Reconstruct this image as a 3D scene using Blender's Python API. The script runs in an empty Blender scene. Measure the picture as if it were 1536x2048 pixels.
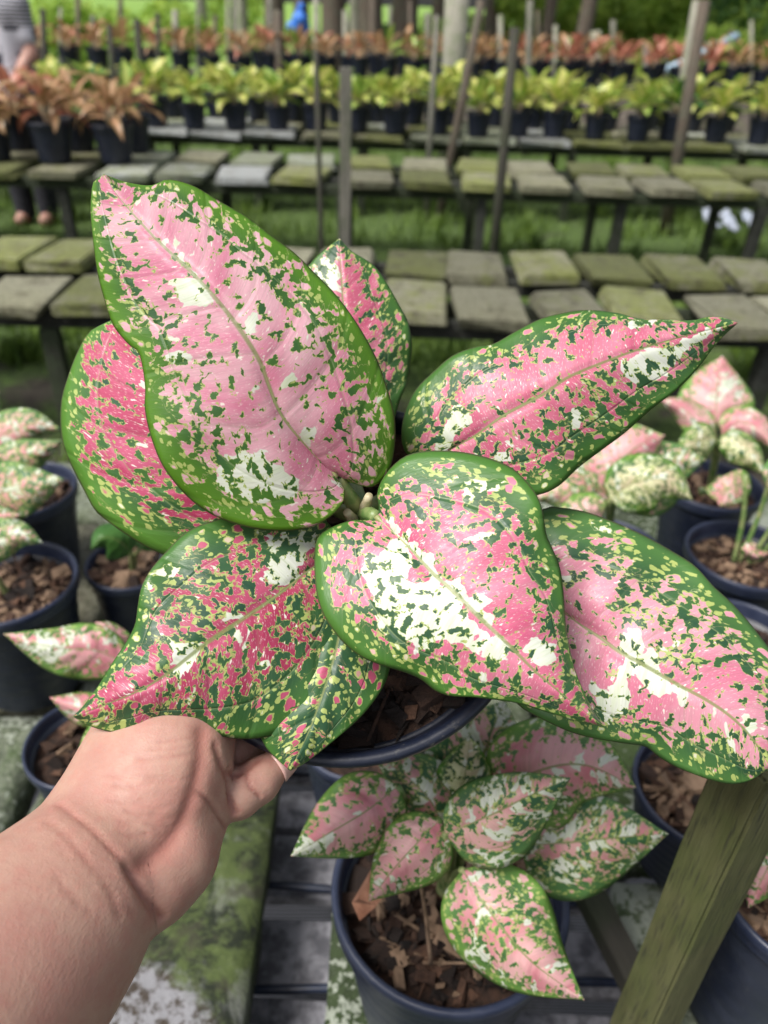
import bpy, bmesh, math, random
import numpy as np
from mathutils import Vector, Matrix, Euler, Quaternion

random.seed(7)
rng = np.random.default_rng(11)
scene = bpy.context.scene
COL = scene.collection

# ------------------------------------------------------------------ camera
CAM_H = 1.45
PITCH, ROLL = math.radians(33.5), math.radians(1.7)
LENS, SENSOR = 26.0, 34.6
FPX = 2048 * LENS / SENSOR
fw = np.array([0, math.cos(PITCH), -math.sin(PITCH)])
rt0 = np.array([1.0, 0, 0]); up0 = np.cross(rt0, fw)
rt = math.cos(ROLL) * rt0 + math.sin(ROLL) * up0
up = math.cos(ROLL) * up0 - math.sin(ROLL) * rt0
EYE = np.array([0, 0, CAM_H])
cam_d = bpy.data.cameras.new('camera')
cam = bpy.data.objects.new('camera', cam_d); COL.objects.link(cam)
cam.matrix_world = Matrix(((rt[0], up[0], -fw[0], 0), (rt[1], up[1], -fw[1], 0), (rt[2], up[2], -fw[2], CAM_H), (0, 0, 0, 1)))
cam_d.sensor_fit = 'VERTICAL'; cam_d.sensor_height = SENSOR; cam_d.sensor_width = SENSOR * .75; cam_d.lens = LENS
cam_d.clip_start = .02; cam_d.clip_end = 500
cam_d.dof.use_dof = True; cam_d.dof.focus_distance = .385; cam_d.dof.aperture_fstop = 6.8
scene.camera = cam

# ------------------------------------------------------------------ sky, sun, exposure
SUN_EL, SUN_AZ = math.radians(57), math.radians(-125)      # azimuth from +Y towards +X
world = bpy.data.worlds.new('World'); scene.world = world; world.use_nodes = True
wn = world.node_tree.nodes; wl = world.node_tree.links
bg = wn['Background']
sky = wn.new('ShaderNodeTexSky'); sky.sky_type = 'NISHITA'; sky.sun_disc = False
sky.sun_elevation = SUN_EL; sky.sun_rotation = SUN_AZ
sky.air_density = 1.0; sky.dust_density = 4.0; sky.ozone_density = 1.0
hs = wn.new('ShaderNodeHueSaturation'); hs.inputs['Saturation'].default_value = .38
wl.new(sky.outputs[0], hs.inputs['Color']); wl.new(hs.outputs[0], bg.inputs['Color'])
bg.inputs['Strength'].default_value = .10
sun_d = bpy.data.lights.new('sun', 'SUN'); sun_d.energy = 2.9; sun_d.angle = math.radians(22); sun_d.color = (1, .96, .9)
sun = bpy.data.objects.new('sun', sun_d); COL.objects.link(sun)
sdir = Vector((math.sin(SUN_AZ) * math.cos(SUN_EL), math.cos(SUN_AZ) * math.cos(SUN_EL), math.sin(SUN_EL)))
sun.rotation_euler = sdir.to_track_quat('Z', 'Y').to_euler(); sun.location = (0, 0, 12)
vs = scene.view_settings
vs.view_transform = 'Standard'; vs.look = 'None'; vs.gamma = 1; vs.use_curve_mapping = False; vs.exposure = .62
scene.render.engine = 'CYCLES'
scene.cycles.use_denoising = True
scene.cycles.max_bounces = 6; scene.cycles.diffuse_bounces = 3; scene.cycles.glossy_bounces = 2
scene.cycles.transmission_bounces = 3; scene.cycles.sample_clamp_indirect = 6

# ------------------------------------------------------------------ helpers
def ray(x, y): return fw + (x - 768) / FPX * rt + (1024 - y) / FPX * up
def U(x, y, d): return EYE + ray(x, y) * d                    # photo pixel at an axial distance -> point in the place
def UZ(x, y, z):
    r = ray(x, y); return EYE + r * ((z - CAM_H) / r[2])
def UY(x, y, Y):
    r = ray(x, y); return EYE + r * (Y / r[1])

def link(o, parent=None):
    COL.objects.link(o)
    if parent is not None: o.parent = parent
    return o
def tag(o, label=None, cat=None, group=None, kind=None):
    if label: o['label'] = label
    if cat: o['category'] = cat
    if group: o['group'] = group
    if kind: o['kind'] = kind
    return o
def empty(name, loc=(0, 0, 0), rz=0):
    o = bpy.data.objects.new(name, None); COL.objects.link(o); o.location = loc; o.rotation_euler = (0, 0, rz)
    o.empty_display_size = .05
    return o
def put(name, me, parent=None, loc=None, rot=None, sc=None):
    o = bpy.data.objects.new(name, me); link(o, parent)
    if loc is not None: o.location = loc
    if rot is not None: o.rotation_euler = rot
    if sc is not None: o.scale = (sc, sc, sc) if not hasattr(sc, '__len__') else sc
    return o
def mesh(name, v, f, mat=None, smooth=True):
    me = bpy.data.meshes.new(name); me.from_pydata([tuple(p) for p in v], [], [tuple(q) for q in f])
    if mat: me.materials.append(mat)
    if smooth: me.polygons.foreach_set('use_smooth', [True] * len(me.polygons))
    me.update(); return me
def bm_mesh(bm, name, mat, smooth=False):
    me = bpy.data.meshes.new(name); bm.to_mesh(me); bm.free()
    if mat: me.materials.append(mat)
    if smooth: me.polygons.foreach_set('use_smooth', [True] * len(me.polygons))
    return me
def box_mesh(name, sx, sy, sz, mat, bevel=.004, seg=2, jitter=0):
    bm = bmesh.new(); bmesh.ops.create_cube(bm, size=1)
    bmesh.ops.scale(bm, vec=(sx, sy, sz), verts=bm.verts)
    if jitter:
        for v in bm.verts: v.co += Vector((random.uniform(-1, 1), random.uniform(-1, 1), random.uniform(-.4, .4))) * jitter
    if bevel: bmesh.ops.bevel(bm, geom=list(bm.edges), offset=bevel, segments=seg, affect='EDGES', profile=.6)
    me = bm_mesh(bm, name, mat); me.polygons.foreach_set('use_smooth', [True] * len(me.polygons))
    me.set_sharp_from_angle(angle=.6)
    return me
def lathe(name, prof, mat, n=48, wob=0):
    v = []; f = []
    for r, z in prof:
        for k in range(n):
            a = 2 * math.pi * k / n; rr = r * (1 + wob * math.sin(3 * a + 1) + wob * .6 * math.sin(2 * a))
            v.append((rr * math.cos(a), rr * math.sin(a), z))
    for i in range(len(prof) - 1):
        for k in range(n):
            a, b = i * n + k, i * n + (k + 1) % n
            f.append((a, b, b + n, a + n))
    return mesh(name, v, f, mat)
def tube_vf(pts, rad, n=8, v0=0):
    pts = np.asarray(pts, float); m = len(pts); rad = np.broadcast_to(np.asarray(rad, float), (m,))
    tan = np.gradient(pts, axis=0); tan /= np.linalg.norm(tan, axis=1)[:, None] + 1e-12
    ref = np.array([0, 0, 1.0]) if abs(tan[0][2]) < .9 else np.array([1.0, 0, 0])
    v = []; f = []
    a = np.cross(tan[0], ref); a /= np.linalg.norm(a)
    for i in range(m):
        a = a - tan[i] * (a @ tan[i]); a /= np.linalg.norm(a) + 1e-12
        b = np.cross(tan[i], a)
        for k in range(n):
            t = 2 * math.pi * k / n
            v.append(pts[i] + rad[i] * (a * math.cos(t) + b * math.sin(t)))
    for i in range(m - 1):
        for k in range(n):
            p, q = v0 + i * n + k, v0 + i * n + (k + 1) % n
            f.append((p, q, q + n, p + n))
    f.append(tuple(v0 + k for k in range(n))[::-1]); f.append(tuple(v0 + (m - 1) * n + k for k in range(n)))
    return v, f
def tube(name, pts, rad, mat, n=8):
    v, f = tube_vf(pts, rad, n); return mesh(name, v, f, mat)
def crom(P, n):
    """smooth polyline through control points, n samples at even arc length"""
    P = np.asarray(P, float)
    Q = np.vstack([2 * P[0] - P[1], P, 2 * P[-1] - P[-2]]); out = []
    for i in range(1, len(Q) - 2):
        t = np.linspace(0, 1, 16, endpoint=False)[:, None]
        a, b, c, d = Q[i - 1], Q[i], Q[i + 1], Q[i + 2]
        out.append(.5 * ((2 * b) + (c - a) * t + (2 * a - 5 * b + 4 * c - d) * t ** 2 + (-a + 3 * b - 3 * c + d) * t ** 3))
    out.append(P[-1:]); C = np.vstack(out)
    L = np.r_[0, np.cumsum(np.linalg.norm(np.diff(C, axis=0), axis=1))]
    t = np.linspace(0, L[-1], n)
    return np.stack([np.interp(t, L, C[:, k]) for k in range(C.shape[1])], 1)
def ordinal(i):
    w = ['first', 'second', 'third', 'fourth', 'fifth', 'sixth', 'seventh', 'eighth', 'ninth', 'tenth', 'eleventh', 'twelfth', 'thirteenth',
         'fourteenth', 'fifteenth', 'sixteenth', 'seventeenth', 'eighteenth', 'nineteenth', 'twentieth']
    if i < 20: return w[i]
    tens = ['twenty', 'thirty', 'forty'][(i + 1) // 10 - 2]; r = (i + 1) % 10
    return tens + ('-' + w[r - 1] if r else 'th').replace('yth', 'ieth')

# ------------------------------------------------------------------ node helper and materials
class NT:
    def __init__(s, name):
        s.mat = bpy.data.materials.new(name); s.mat.use_nodes = True
        s.t = s.mat.node_tree; s.b = s.t.nodes['Principled BSDF']; s.out = s.t.nodes['Material Output']
    def n(s, typ, **kw):
        nd = s.t.nodes.new(typ)
        for k, v in kw.items(): setattr(nd, k, v)
        return nd
    def l(s, a, b): s.t.links.new(a, b)
    def set(s, sock, v):
        if isinstance(v, bpy.types.NodeSocket): s.l(v, sock)
        else: sock.default_value = v
    def m(s, op, a, b=0.0, c=0.0, clamp=False):
        nd = s.n('ShaderNodeMath', operation=op, use_clamp=clamp)
        s.set(nd.inputs[0], a); s.set(nd.inputs[1], b); s.set(nd.inputs[2], c)
        return nd.outputs[0]
    def ss(s, x, lo, hi, a=0.0, b=1.0):
        nd = s.n('ShaderNodeMapRange', interpolation_type='SMOOTHSTEP')
        s.set(nd.inputs['Value'], x); nd.inputs['From Min'].default_value = lo; nd.inputs['From Max'].default_value = hi
        nd.inputs['To Min'].default_value = a; nd.inputs['To Max'].default_value = b
        return nd.outputs[0]
    def mix(s, f, a, b):
        nd = s.n('ShaderNodeMix', data_type='RGBA')
        s.set(nd.inputs[0], f)
        for sk, v in ((nd.inputs[6], a), (nd.inputs[7], b)):
            if isinstance(v, bpy.types.NodeSocket): s.l(v, sk)
            else: sk.default_value = (*v, 1)
        return nd.outputs[2]
    def vscale(s, vec, sc, off=(0, 0, 0)):
        nd = s.n('ShaderNodeMapping'); s.l(vec, nd.inputs[0]); nd.inputs['Scale'].default_value = sc; nd.inputs['Location'].default_value = off
        return nd.outputs[0]
    def noise(s, vec, scale=1, detail=3, rough=.55, dist=0, color=False):
        nd = s.n('ShaderNodeTexNoise'); s.l(vec, nd.inputs['Vector']); nd.inputs['Scale'].default_value = scale
        nd.inputs['Detail'].default_value = detail; nd.inputs['Roughness'].default_value = rough; nd.inputs['Distortion'].default_value = dist
        return nd.outputs[1 if color else 0]
    def vor(s, vec, scale=1, feature='F1'):
        nd = s.n('ShaderNodeTexVoronoi', feature=feature); s.l(vec, nd.inputs['Vector']); nd.inputs['Scale'].default_value = scale
        return nd
    def pos(s): return s.n('ShaderNodeNewGeometry').outputs['Position']
    def obj(s): return s.n('ShaderNodeTexCoord').outputs['Object']
    def rnd(s): return s.n('ShaderNodeObjectInfo').outputs['Random']
    def bump(s, h, strength=.3, dist=.002):
        nd = s.n('ShaderNodeBump'); s.l(h, nd.inputs['Height']); nd.inputs['Strength'].default_value = strength; nd.inputs['Distance'].default_value = dist
        s.l(nd.outputs[0], s.b.inputs['Normal']); return nd
    def base(s, c): s.set(s.b.inputs['Base Color'], c if isinstance(c, bpy.types.NodeSocket) else (*c, 1))
    def rough(s, r): s.set(s.b.inputs['Roughness'], r)

def simple(name, c1, c2, scale=20, rough=.8, bump=.3, bdist=.003, lo=.35, hi=.65, use_obj=False, detail=5):
    t = NT(name); p = t.obj() if use_obj else t.pos()
    n = t.noise(p, scale, detail, .62)
    t.base(t.mix(t.ss(n, lo, hi), c1, c2)); t.rough(rough)
    if bump: t.bump(t.noise(p, scale * 3, 5, .65), bump, bdist)
    return t.mat

def variegated(name, light, deep, pinklev=.06, whitelev=0.0, greenlev=0.0, margin=(.06, .16, .035), dark=(.022, .075, .040), fine=True, edge=.60, transl=.22, mottled=0.0):
    """spotted pink, white and green leaf; the 'vein' UV runs along the side veins, 'leaf' UV is (side, base to tip)"""
    t = NT(name)
    uvl = t.n('ShaderNodeUVMap', uv_map='leaf').outputs[0]; uvv = t.n('ShaderNodeUVMap', uv_map='vein').outputs[0]
    sx = t.n('ShaderNodeSeparateXYZ'); t.l(uvl, sx.inputs[0])
    au = t.m('ABSOLUTE', t.m('MULTIPLY_ADD', sx.outputs[0], 2.0, -1.0)); v = sx.outputs[1]
    at = t.n('ShaderNodeAttribute', attribute_name='bias'); sb = t.n('ShaderNodeSeparateColor'); t.l(at.outputs['Color'], sb.inputs[0])
    bw, bp, bgn = sb.outputs[0], sb.outputs[1], sb.outputs[2]
    # ragged warp
    wp = t.noise(uvv, 210, 2.5, .55, color=True)
    wv = t.n('ShaderNodeVectorMath', operation='MULTIPLY_ADD'); t.l(wp, wv.inputs[0]); wv.inputs[1].default_value = (.0052, .0064, 0); t.l(uvv, wv.inputs[2])
    vv = wv.outputs[0]
    uvf = t.n('ShaderNodeUVMap', uv_map='flat').outputs[0]
    wf = t.n('ShaderNodeVectorMath', operation='MULTIPLY_ADD'); t.l(t.noise(uvf, 240, 2.5, .55, color=True), wf.inputs[0]); wf.inputs[1].default_value = (.0046, .0046, 0); t.l(uvf, wf.inputs[2])
    ff = wf.outputs[0]
    n1 = t.noise(t.vscale(vv, (90, 62, 1)), 1, 3.0, .58)
    mg = t.ss(au, edge, 1.0, 0.0, .27)
    tip = t.ss(v, .90, 1.0, 0.0, .10)
    P = t.m('SUBTRACT', t.m('ADD', t.m('ADD', n1, pinklev), t.m('SUBTRACT', bp, bgn)), t.m('ADD', mg, tip))
    n3 = t.noise(t.vscale(ff, (215, 148, 1), (3, 7, 0)), 1, 2.8, .58)
    G = t.m('ADD', n3, t.m('SUBTRACT', t.m('MULTIPLY', bgn, .7), t.m('MULTIPLY', bp, .45)))          # green islands
    G = t.m('ADD', t.m('ADD', G, greenlev), t.ss(au, .15, .85, -.03, .075))
    isl = t.ss(G, .556, .574); islh = t.ss(G, .528, .552)
    n2 = t.noise(t.vscale(vv, (60, 36, 1), (11, 5, 0)), 1, 2.5, .55)
    W = t.m('ADD', n2, t.m('ADD', bw, whitelev))
    PW = t.m('MAXIMUM', P, t.m('ADD', t.m('SUBTRACT', W, .17), 0.0))
    pm = t.ss(PW, .482, .502); ph = t.ss(PW, .462, .484)
    wm = t.ss(W, .648, .66)
    # spots near the margin and between the patches
    def spots(sc, off, rmax, keep):
        vo = t.vor(t.vscale(ff, sc, off), 1); vc = t.n('ShaderNodeSeparateColor'); t.l(vo.outputs['Color'], vc.inputs[0])
        on = t.ss(vc.outputs[0], keep, keep + .3, 0.0, 1.0)
        rad = t.m('MULTIPLY', t.m('MULTIPLY', on, t.m('MULTIPLY_ADD', vc.outputs[1], .7, .3)), t.ss(au, .915, .985, rmax, rmax * .15))
        return t.m('SUBTRACT', rad, vo.outputs['Distance']), vc
    sd, vc = spots((180, 180, 1), (1, 2, 0), .62, .05)
    sd2, vc2 = spots((340, 340, 1), (5, 3, 0), .60, .06)
    inb = t.ss(au, .955, .985, 1.0, 0.0)
    spot = t.m('MULTIPLY', t.m('MAXIMUM', t.ss(sd, 0.0, .06), t.ss(sd2, 0.0, .10)), inb); spotc = t.m('MULTIPLY', t.ss(sd, .10, .16), inb)
    # colours
    lown = t.noise(t.vscale(uvv, (30, 18, 1), (2, 9, 0)), 1, 2, .5)
    green = t.mix(t.ss(au, .60, .98), dark, margin)
    green = t.mix(t.ss(t.noise(t.vscale(vv, (26, 60, 1)), 1, 3, .5), .35, .7), green, t.mix(.5, green, margin))
    lime = (.42, .50, .15)
    pink = t.mix(t.ss(t.m('ADD', lown, t.m('MULTIPLY', t.noise(t.vscale(vv, (160, 70, 1)), 1, 3, .6), .25)), .45, .78), deep, light)
    if fine:
        sp = t.noise(t.vscale(uvv, (1500, 420, 1)), 1, 2, .6); pink = t.mix(t.ss(sp, .58, .68, 0, .62), pink, (.85, .68, .66))
        sp2 = t.noise(t.vscale(uvv, (420, 190, 1), (4, 4, 0)), 1, 2, .5); pink = t.mix(t.ss(sp2, .665, .695, 0, .9), pink, (.88, .82, .74))
    white = t.mix(t.ss(t.noise(t.vscale(uvv, (300, 40, 1)), 1, 2, .5), .4, .7), (.74, .76, .68), (.66, .72, .54))
    col = green
    col = t.mix(spot, col, lime); col = t.mix(spotc, col, t.mix(t.ss(vc.outputs[1], .35, .6), (.72, .75, .52), light))
    col = t.mix(t.m('MULTIPLY', ph, t.m('SUBTRACT', 1.0, isl)), col, lime)
    body = t.mix(wm, pink, white)
    col = t.mix(pm, col, body)
    inside = pm
    col = t.mix(t.m('MULTIPLY', islh, inside), col, lime)
    col = t.mix(t.m('MULTIPLY', isl, inside), col, green)
    # midrib and thin side veins
    rib = t.ss(au, .010, .030, .85, 0.0)
    col = t.mix(rib, col, (.22, .26, .09))
    sv = t.n('ShaderNodeSeparateXYZ'); t.l(uvv, sv.inputs[0])
    vein = t.m('ABSOLUTE', t.m('SUBTRACT', t.m('FRACT', t.m('MULTIPLY_ADD', sv.outputs[0], 36.0, t.m('MULTIPLY', t.noise(uvv, 12, 1, .5), 1.2))), .5))
    col = t.mix(t.ss(vein, .478, .5, 0, .22), col, (.16, .24, .09))
    crl = t.m('ABSOLUTE', t.m('SUBTRACT', au, t.m('MULTIPLY_ADD', t.noise(t.vscale(uvl, (.6, 2.2, 1)), 1, 1, .5), .35, .44)))
    col = t.mix(t.ss(crl, .002, .010, .35, 0), col, (.34, .42, .20))
    col = t.mix(t.ss(t.noise(t.vscale(uvv, (1100, 60, 1)), 1, 2, .5), .45, .75, 0, .16), col, (.10, .16, .06))
    col = t.mix(t.ss(au, .984, .994, 0, .75), col, (.075, .065, .035))
    t.base(col); t.rough(t.ss(t.noise(uvv, 300, 2, .5), .3, .7, .34, .48))
    t.b.inputs['Specular IOR Level'].default_value = .45
    bh = t.m('ADD', t.m('ADD', t.m('MULTIPLY', t.ss(vein, .40, .5), -.6), t.m('MULTIPLY', t.ss(crl, .0, .03), .8)), t.m('MULTIPLY', t.noise(t.vscale(uvv, (900, 260, 1)), 1, 3, .6), .35))
    t.bump(bh, .4, .0012)
    tr = t.n('ShaderNodeBsdfTranslucent'); t.l(t.mix(.25, col, (.35, .45, .05)), tr.inputs['Color'])
    mx = t.n('ShaderNodeMixShader'); mx.inputs[0].default_value = transl
    t.l(t.b.outputs[0], mx.inputs[1]); t.l(tr.outputs[0], mx.inputs[2]); t.l(mx.outputs[0], t.out.inputs['Surface'])
    return t.mat

def plain_leaf(name, c_edge, c_mid, c_rib, transl=.3):
    t = NT(name); uvl = t.n('ShaderNodeUVMap', uv_map='leaf').outputs[0]; uvv = t.n('ShaderNodeUVMap', uv_map='vein').outputs[0]
    sx = t.n('ShaderNodeSeparateXYZ'); t.l(uvl, sx.inputs[0]); au = t.m('ABSOLUTE', t.m('MULTIPLY_ADD', sx.outputs[0], 2.0, -1.0))
    n = t.noise(t.vscale(uvv, (60, 25, 1)), 1, 3, .6)
    c = t.mix(t.ss(t.m('ADD', au, t.m('MULTIPLY_ADD', n, 1.0, -.5)), .3, .8), c_mid, c_edge)
    c = t.mix(t.ss(t.rnd(), 0, 1, 0, .45), c, c_edge)
    c = t.mix(t.ss(au, .03, .10, .8, 0), c, c_rib)
    t.base(c); t.rough(.42)
    tr = t.n('ShaderNodeBsdfTranslucent'); t.l(c, tr.inputs['Color'])
    mx = t.n('ShaderNodeMixShader'); mx.inputs[0].default_value = transl
    t.l(t.b.outputs[0], mx.inputs[1]); t.l(tr.outputs[0], mx.inputs[2]); t.l(mx.outputs[0], t.out.inputs['Surface'])
    return t.mat

def moss_mat(name, stone, moss, brown, bias=0.0, lichen=None):
    t = NT(name); p = t.pos(); r = t.rnd()
    n = t.noise(p, 11, 7, .72, .5); f = t.noise(p, 70, 5, .7); s = t.noise(p, 16, 6, .7, .3)
    sh = t.m('MULTIPLY_ADD', r, .42, -.21 + bias)
    c = t.mix(t.ss(t.m('ADD', n, sh), .38, .58), stone, moss)
    c = t.mix(t.ss(s, .50, .66, 0, .75), c, brown)
    c = t.mix(t.ss(f, .45, .70, 0, .7), c, tuple(.35 * x for x in moss))
    hv = t.n('ShaderNodeHueSaturation'); t.l(c, hv.inputs['Color']); t.l(t.ss(t.noise(t.vscale(t.obj(), (2, 2, 2)), 1, 1, .5), .2, .8, .9, 1.1), hv.inputs['Saturation']); t.l(t.m('MULTIPLY_ADD', t.m('FRACT', t.m('MULTIPLY', r, 7.31)), .75, .62), hv.inputs['Value']); c = hv.outputs[0]
    if lichen:
        q = t.ss(t.m('ADD', t.noise(p, 95, 4, .6), t.m('MULTIPLY', t.noise(p, 5, 3, .5), .9)), .98, 1.06)
        c = t.mix(q, c, lichen)
    t.base(c); t.rough(t.ss(n, .3, .7, .75, .95)); t.bump(t.m('ADD', f, t.m('MULTIPLY', n, 1.5)), .8, .012)
    return t.mat

M = {}
M['A'] = variegated('leaf_pale_pink', (.78, .46, .53), (.65, .20, .32), .15, .0, 0, margin=(.10, .25, .016), dark=(.030, .105, .030), transl=.38, edge=.48)
M['D'] = variegated('leaf_mid_pink', (.66, .21, .31), (.56, .10, .20), .09, .0, .01, margin=(.070, .19, .030))
M['C'] = variegated('leaf_deep_rose', (.50, .085, .17), (.38, .032, .09), .05, -.01, .03, margin=(.060, .17, .030))
M['B'] = variegated('leaf_rose', (.54, .105, .20), (.44, .045, .12), .12, -.03, -.01, margin=(.09, .23, .028))
M['F'] = variegated('leaf_soft_pink', (.72, .33, .41), (.64, .19, .29), .06, .0, .0, margin=(.075, .19, .045))
M['E'] = variegated('leaf_candy_pink', (.66, .22, .31), (.55, .10, .19), .075, .0, .02, margin=(.060, .17, .028))
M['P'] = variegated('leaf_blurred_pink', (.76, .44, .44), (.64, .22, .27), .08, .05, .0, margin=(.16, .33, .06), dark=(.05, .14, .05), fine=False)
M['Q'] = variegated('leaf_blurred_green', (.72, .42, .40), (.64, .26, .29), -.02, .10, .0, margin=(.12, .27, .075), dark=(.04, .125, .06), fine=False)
M['K'] = variegated('leaf_blurred_cream', (.66, .68, .40), (.62, .52, .35), .06, .07, 0, margin=(.10, .26, .03), fine=False)
M['yellow'] = plain_leaf('leaf_yellow_green', (.30, .40, .06), (.66, .62, .18), (.70, .62, .42))
M['yellow2'] = plain_leaf('leaf_lime', (.12, .26, .03), (.42, .52, .10), (.62, .55, .36))
M['orange'] = plain_leaf('leaf_orange', (.26, .17, .07), (.52, .29, .16), (.58, .40, .30))
M['red'] = plain_leaf('leaf_brick_red', (.33, .11, .065), (.52, .22, .15), (.55, .32, .25))
M['broad'] = plain_leaf('leaf_green', (.05, .15, .03), (.07, .18, .03), (.14, .25, .06))
M['petiole'] = simple('petiole_green', (.10, .20, .05), (.30, .32, .14), 60, .4, .1)
M['sheath'] = simple('sheath_cream', (.55, .50, .36), (.42, .36, .20), 60, .45, .1)
M['rib'] = simple('midrib_olive', (.20, .25, .085), (.32, .30, .14), 70, .45, .05)
M['pstem'] = simple('stem_pale_pink', (.55, .36, .28), (.35, .34, .16), 60, .5, .1)

def pot_mat(name, a, b):
    t = NT(name); p = t.obj(); r = t.noise(p, 26, 4, .65)
    q = t.n('ShaderNodeSeparateXYZ'); t.l(p, q.inputs[0])
    c = t.mix(t.ss(r, .4, .75), a, b); c = t.mix(t.ss(t.noise(p, 120, 5, .75), .58, .72, 0, .4), c, (.12, .115, .10))
    t.base(c); t.rough(t.ss(r, .3, .7, .34, .52)); t.b.inputs['Specular IOR Level'].default_value = .5
    t.bump(t.noise(p, 300, 3, .6), .08, .001); return t.mat
M['pot'] = pot_mat('pot_navy_plastic', (.007, .010, .022), (.011, .015, .030))
M['rim'] = pot_mat('pot_rim_navy', (.020, .027, .055), (.034, .043, .078))
M['potg'] = pot_mat('pot_slate_plastic', (.016, .021, .038), (.030, .037, .058))
M['soil'] = simple('soil_dark', (.018, .011, .008), (.07, .035, .022), 90, .95, .8, .006)
def chip_mat(name, cols):
    t = NT(name); g = t.n('ShaderNodeNewGeometry'); r = g.outputs['Random Per Island']; p = g.outputs['Position']
    c = t.mix(t.ss(r, .1, .55), cols[0], cols[1]); c = t.mix(t.ss(r, .6, .95), c, cols[2]); c = t.mix(t.ss(t.noise(p, 160, 5, .7), .35, .75, 0, .7), c, tuple(.3 * x for x in cols[0]))
    t.base(c); t.rough(.9); t.bump(t.noise(t.vscale(p, (300, 900, 300)), 1, 4, .6), .7, .003); return t.mat
M['husk'] = chip_mat('coconut_husk', ((.014, .008, .006), (.055, .026, .015), (.125, .062, .036)))
M['husk_old'] = simple('coconut_husk', (.055, .024, .013), (.20, .085, .042), 70, .9, .6, .003)
M['husk2'] = simple('husk_pale', (.12, .075, .045), (.26, .17, .11), 60, .9, .5, .003)
M['brick'] = simple('terracotta_lump', (.15, .06, .032), (.27, .13, .08), 50, .9, .5, .004)
M['paver'] = moss_mat('paver_mossy', (.20, .195, .135), (.15, .165, .055), (.06, .05, .032))
M['paver_dry_glare'] = moss_mat('paver_dry_glare', (.33, .345, .345), (.20, .22, .15), (.17, .165, .14), -.04)  # dry pale slabs, with sky glare painted into the grey-blue colour
M['paver_wet'] = moss_mat('paver_dark_moss', (.15, .17, .12), (.052, .085, .026), (.04, .05, .03), .06, lichen=(.30, .33, .27))
def lichen_mat():
    t = NT('paver_lichen'); p = t.pos(); n = t.noise(p, 9, 6, .7, .4); f = t.noise(p, 70, 5, .7)
    g = t.noise(p, 24, 5, .72, .6); c = t.mix(t.ss(g, .40, .60), (.008, .013, .005), (.060, .085, .022)); c = t.mix(t.ss(f, .45, .7, 0, .6), c, (.10, .13, .045)); c = t.mix(t.ss(n, .53, .64, 0, .75), c, (.15, .165, .125)); c = t.mix(t.ss(t.noise(p, 15, 4, .6), .56, .66, 0, .7), c, (.03, .026, .018))
    d = t.n('ShaderNodeVectorMath', operation='DISTANCE'); t.l(p, d.inputs[0]); d.inputs[1].default_value = (-.26, .32, .6)     # one old lichen patch on this slab
    k = t.m('ADD', t.ss(d.outputs['Value'], .04, .19, .28, -.28), t.m('MULTIPLY_ADD', n, 1.0, -.5))
    sp = t.m('ADD', t.noise(p, 85, 5, .7), t.m('MULTIPLY_ADD', t.noise(p, 25, 3, .6), .7, -.35)); w = t.mix(t.ss(sp, .40, .58), (.045, .034, .025), (.22, .22, .235))
    c = t.mix(t.ss(k, -.06, .16), c, w); t.base(c); t.rough(.9); t.bump(f, .6, .006); return t.mat
M['paver_lichen'] = lichen_mat()
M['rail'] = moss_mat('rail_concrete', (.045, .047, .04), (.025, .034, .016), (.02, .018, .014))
M['wood_olive'] = None
# wooden post: grain along z, damp olive algae
def wood(name, a, b, c):
    t = NT(name); p = t.obj()
    g = t.noise(t.vscale(p, (60, 60, 4)), 1, 5, .65, .3); n = t.noise(p, 9, 4, .6); f = t.noise(t.vscale(p, (400, 400, 30)), 1, 4, .6)
    col = t.mix(t.ss(g, .35, .68), a, b); col = t.mix(t.ss(n, .42, .66, 0, .75), col, c); col = t.mix(t.ss(f, .50, .72, 0, .75), col, (.02, .02, .012))
    t.base(col); t.rough(.85); t.bump(t.m('ADD', f, g), .6, .003); return t.mat
M['wood_olive'] = wood('post_olive_wood', (.115, .115, .048), (.066, .066, .022), (.058, .074, .016))
M['wood_dark'] = wood('post_dark_wood', (.05, .045, .035), (.03, .028, .022), (.035, .045, .02))
M['wood_grey'] = wood('post_grey_wood', (.20, .19, .16), (.13, .125, .105), (.10, .115, .07))
M['bark'] = wood('bark_brown', (.13, .10, .075), (.06, .045, .035), (.10, .10, .07))
M['bark_pale'] = wood('bark_pale', (.34, .33, .27), (.22, .21, .17), (.18, .21, .12))

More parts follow.
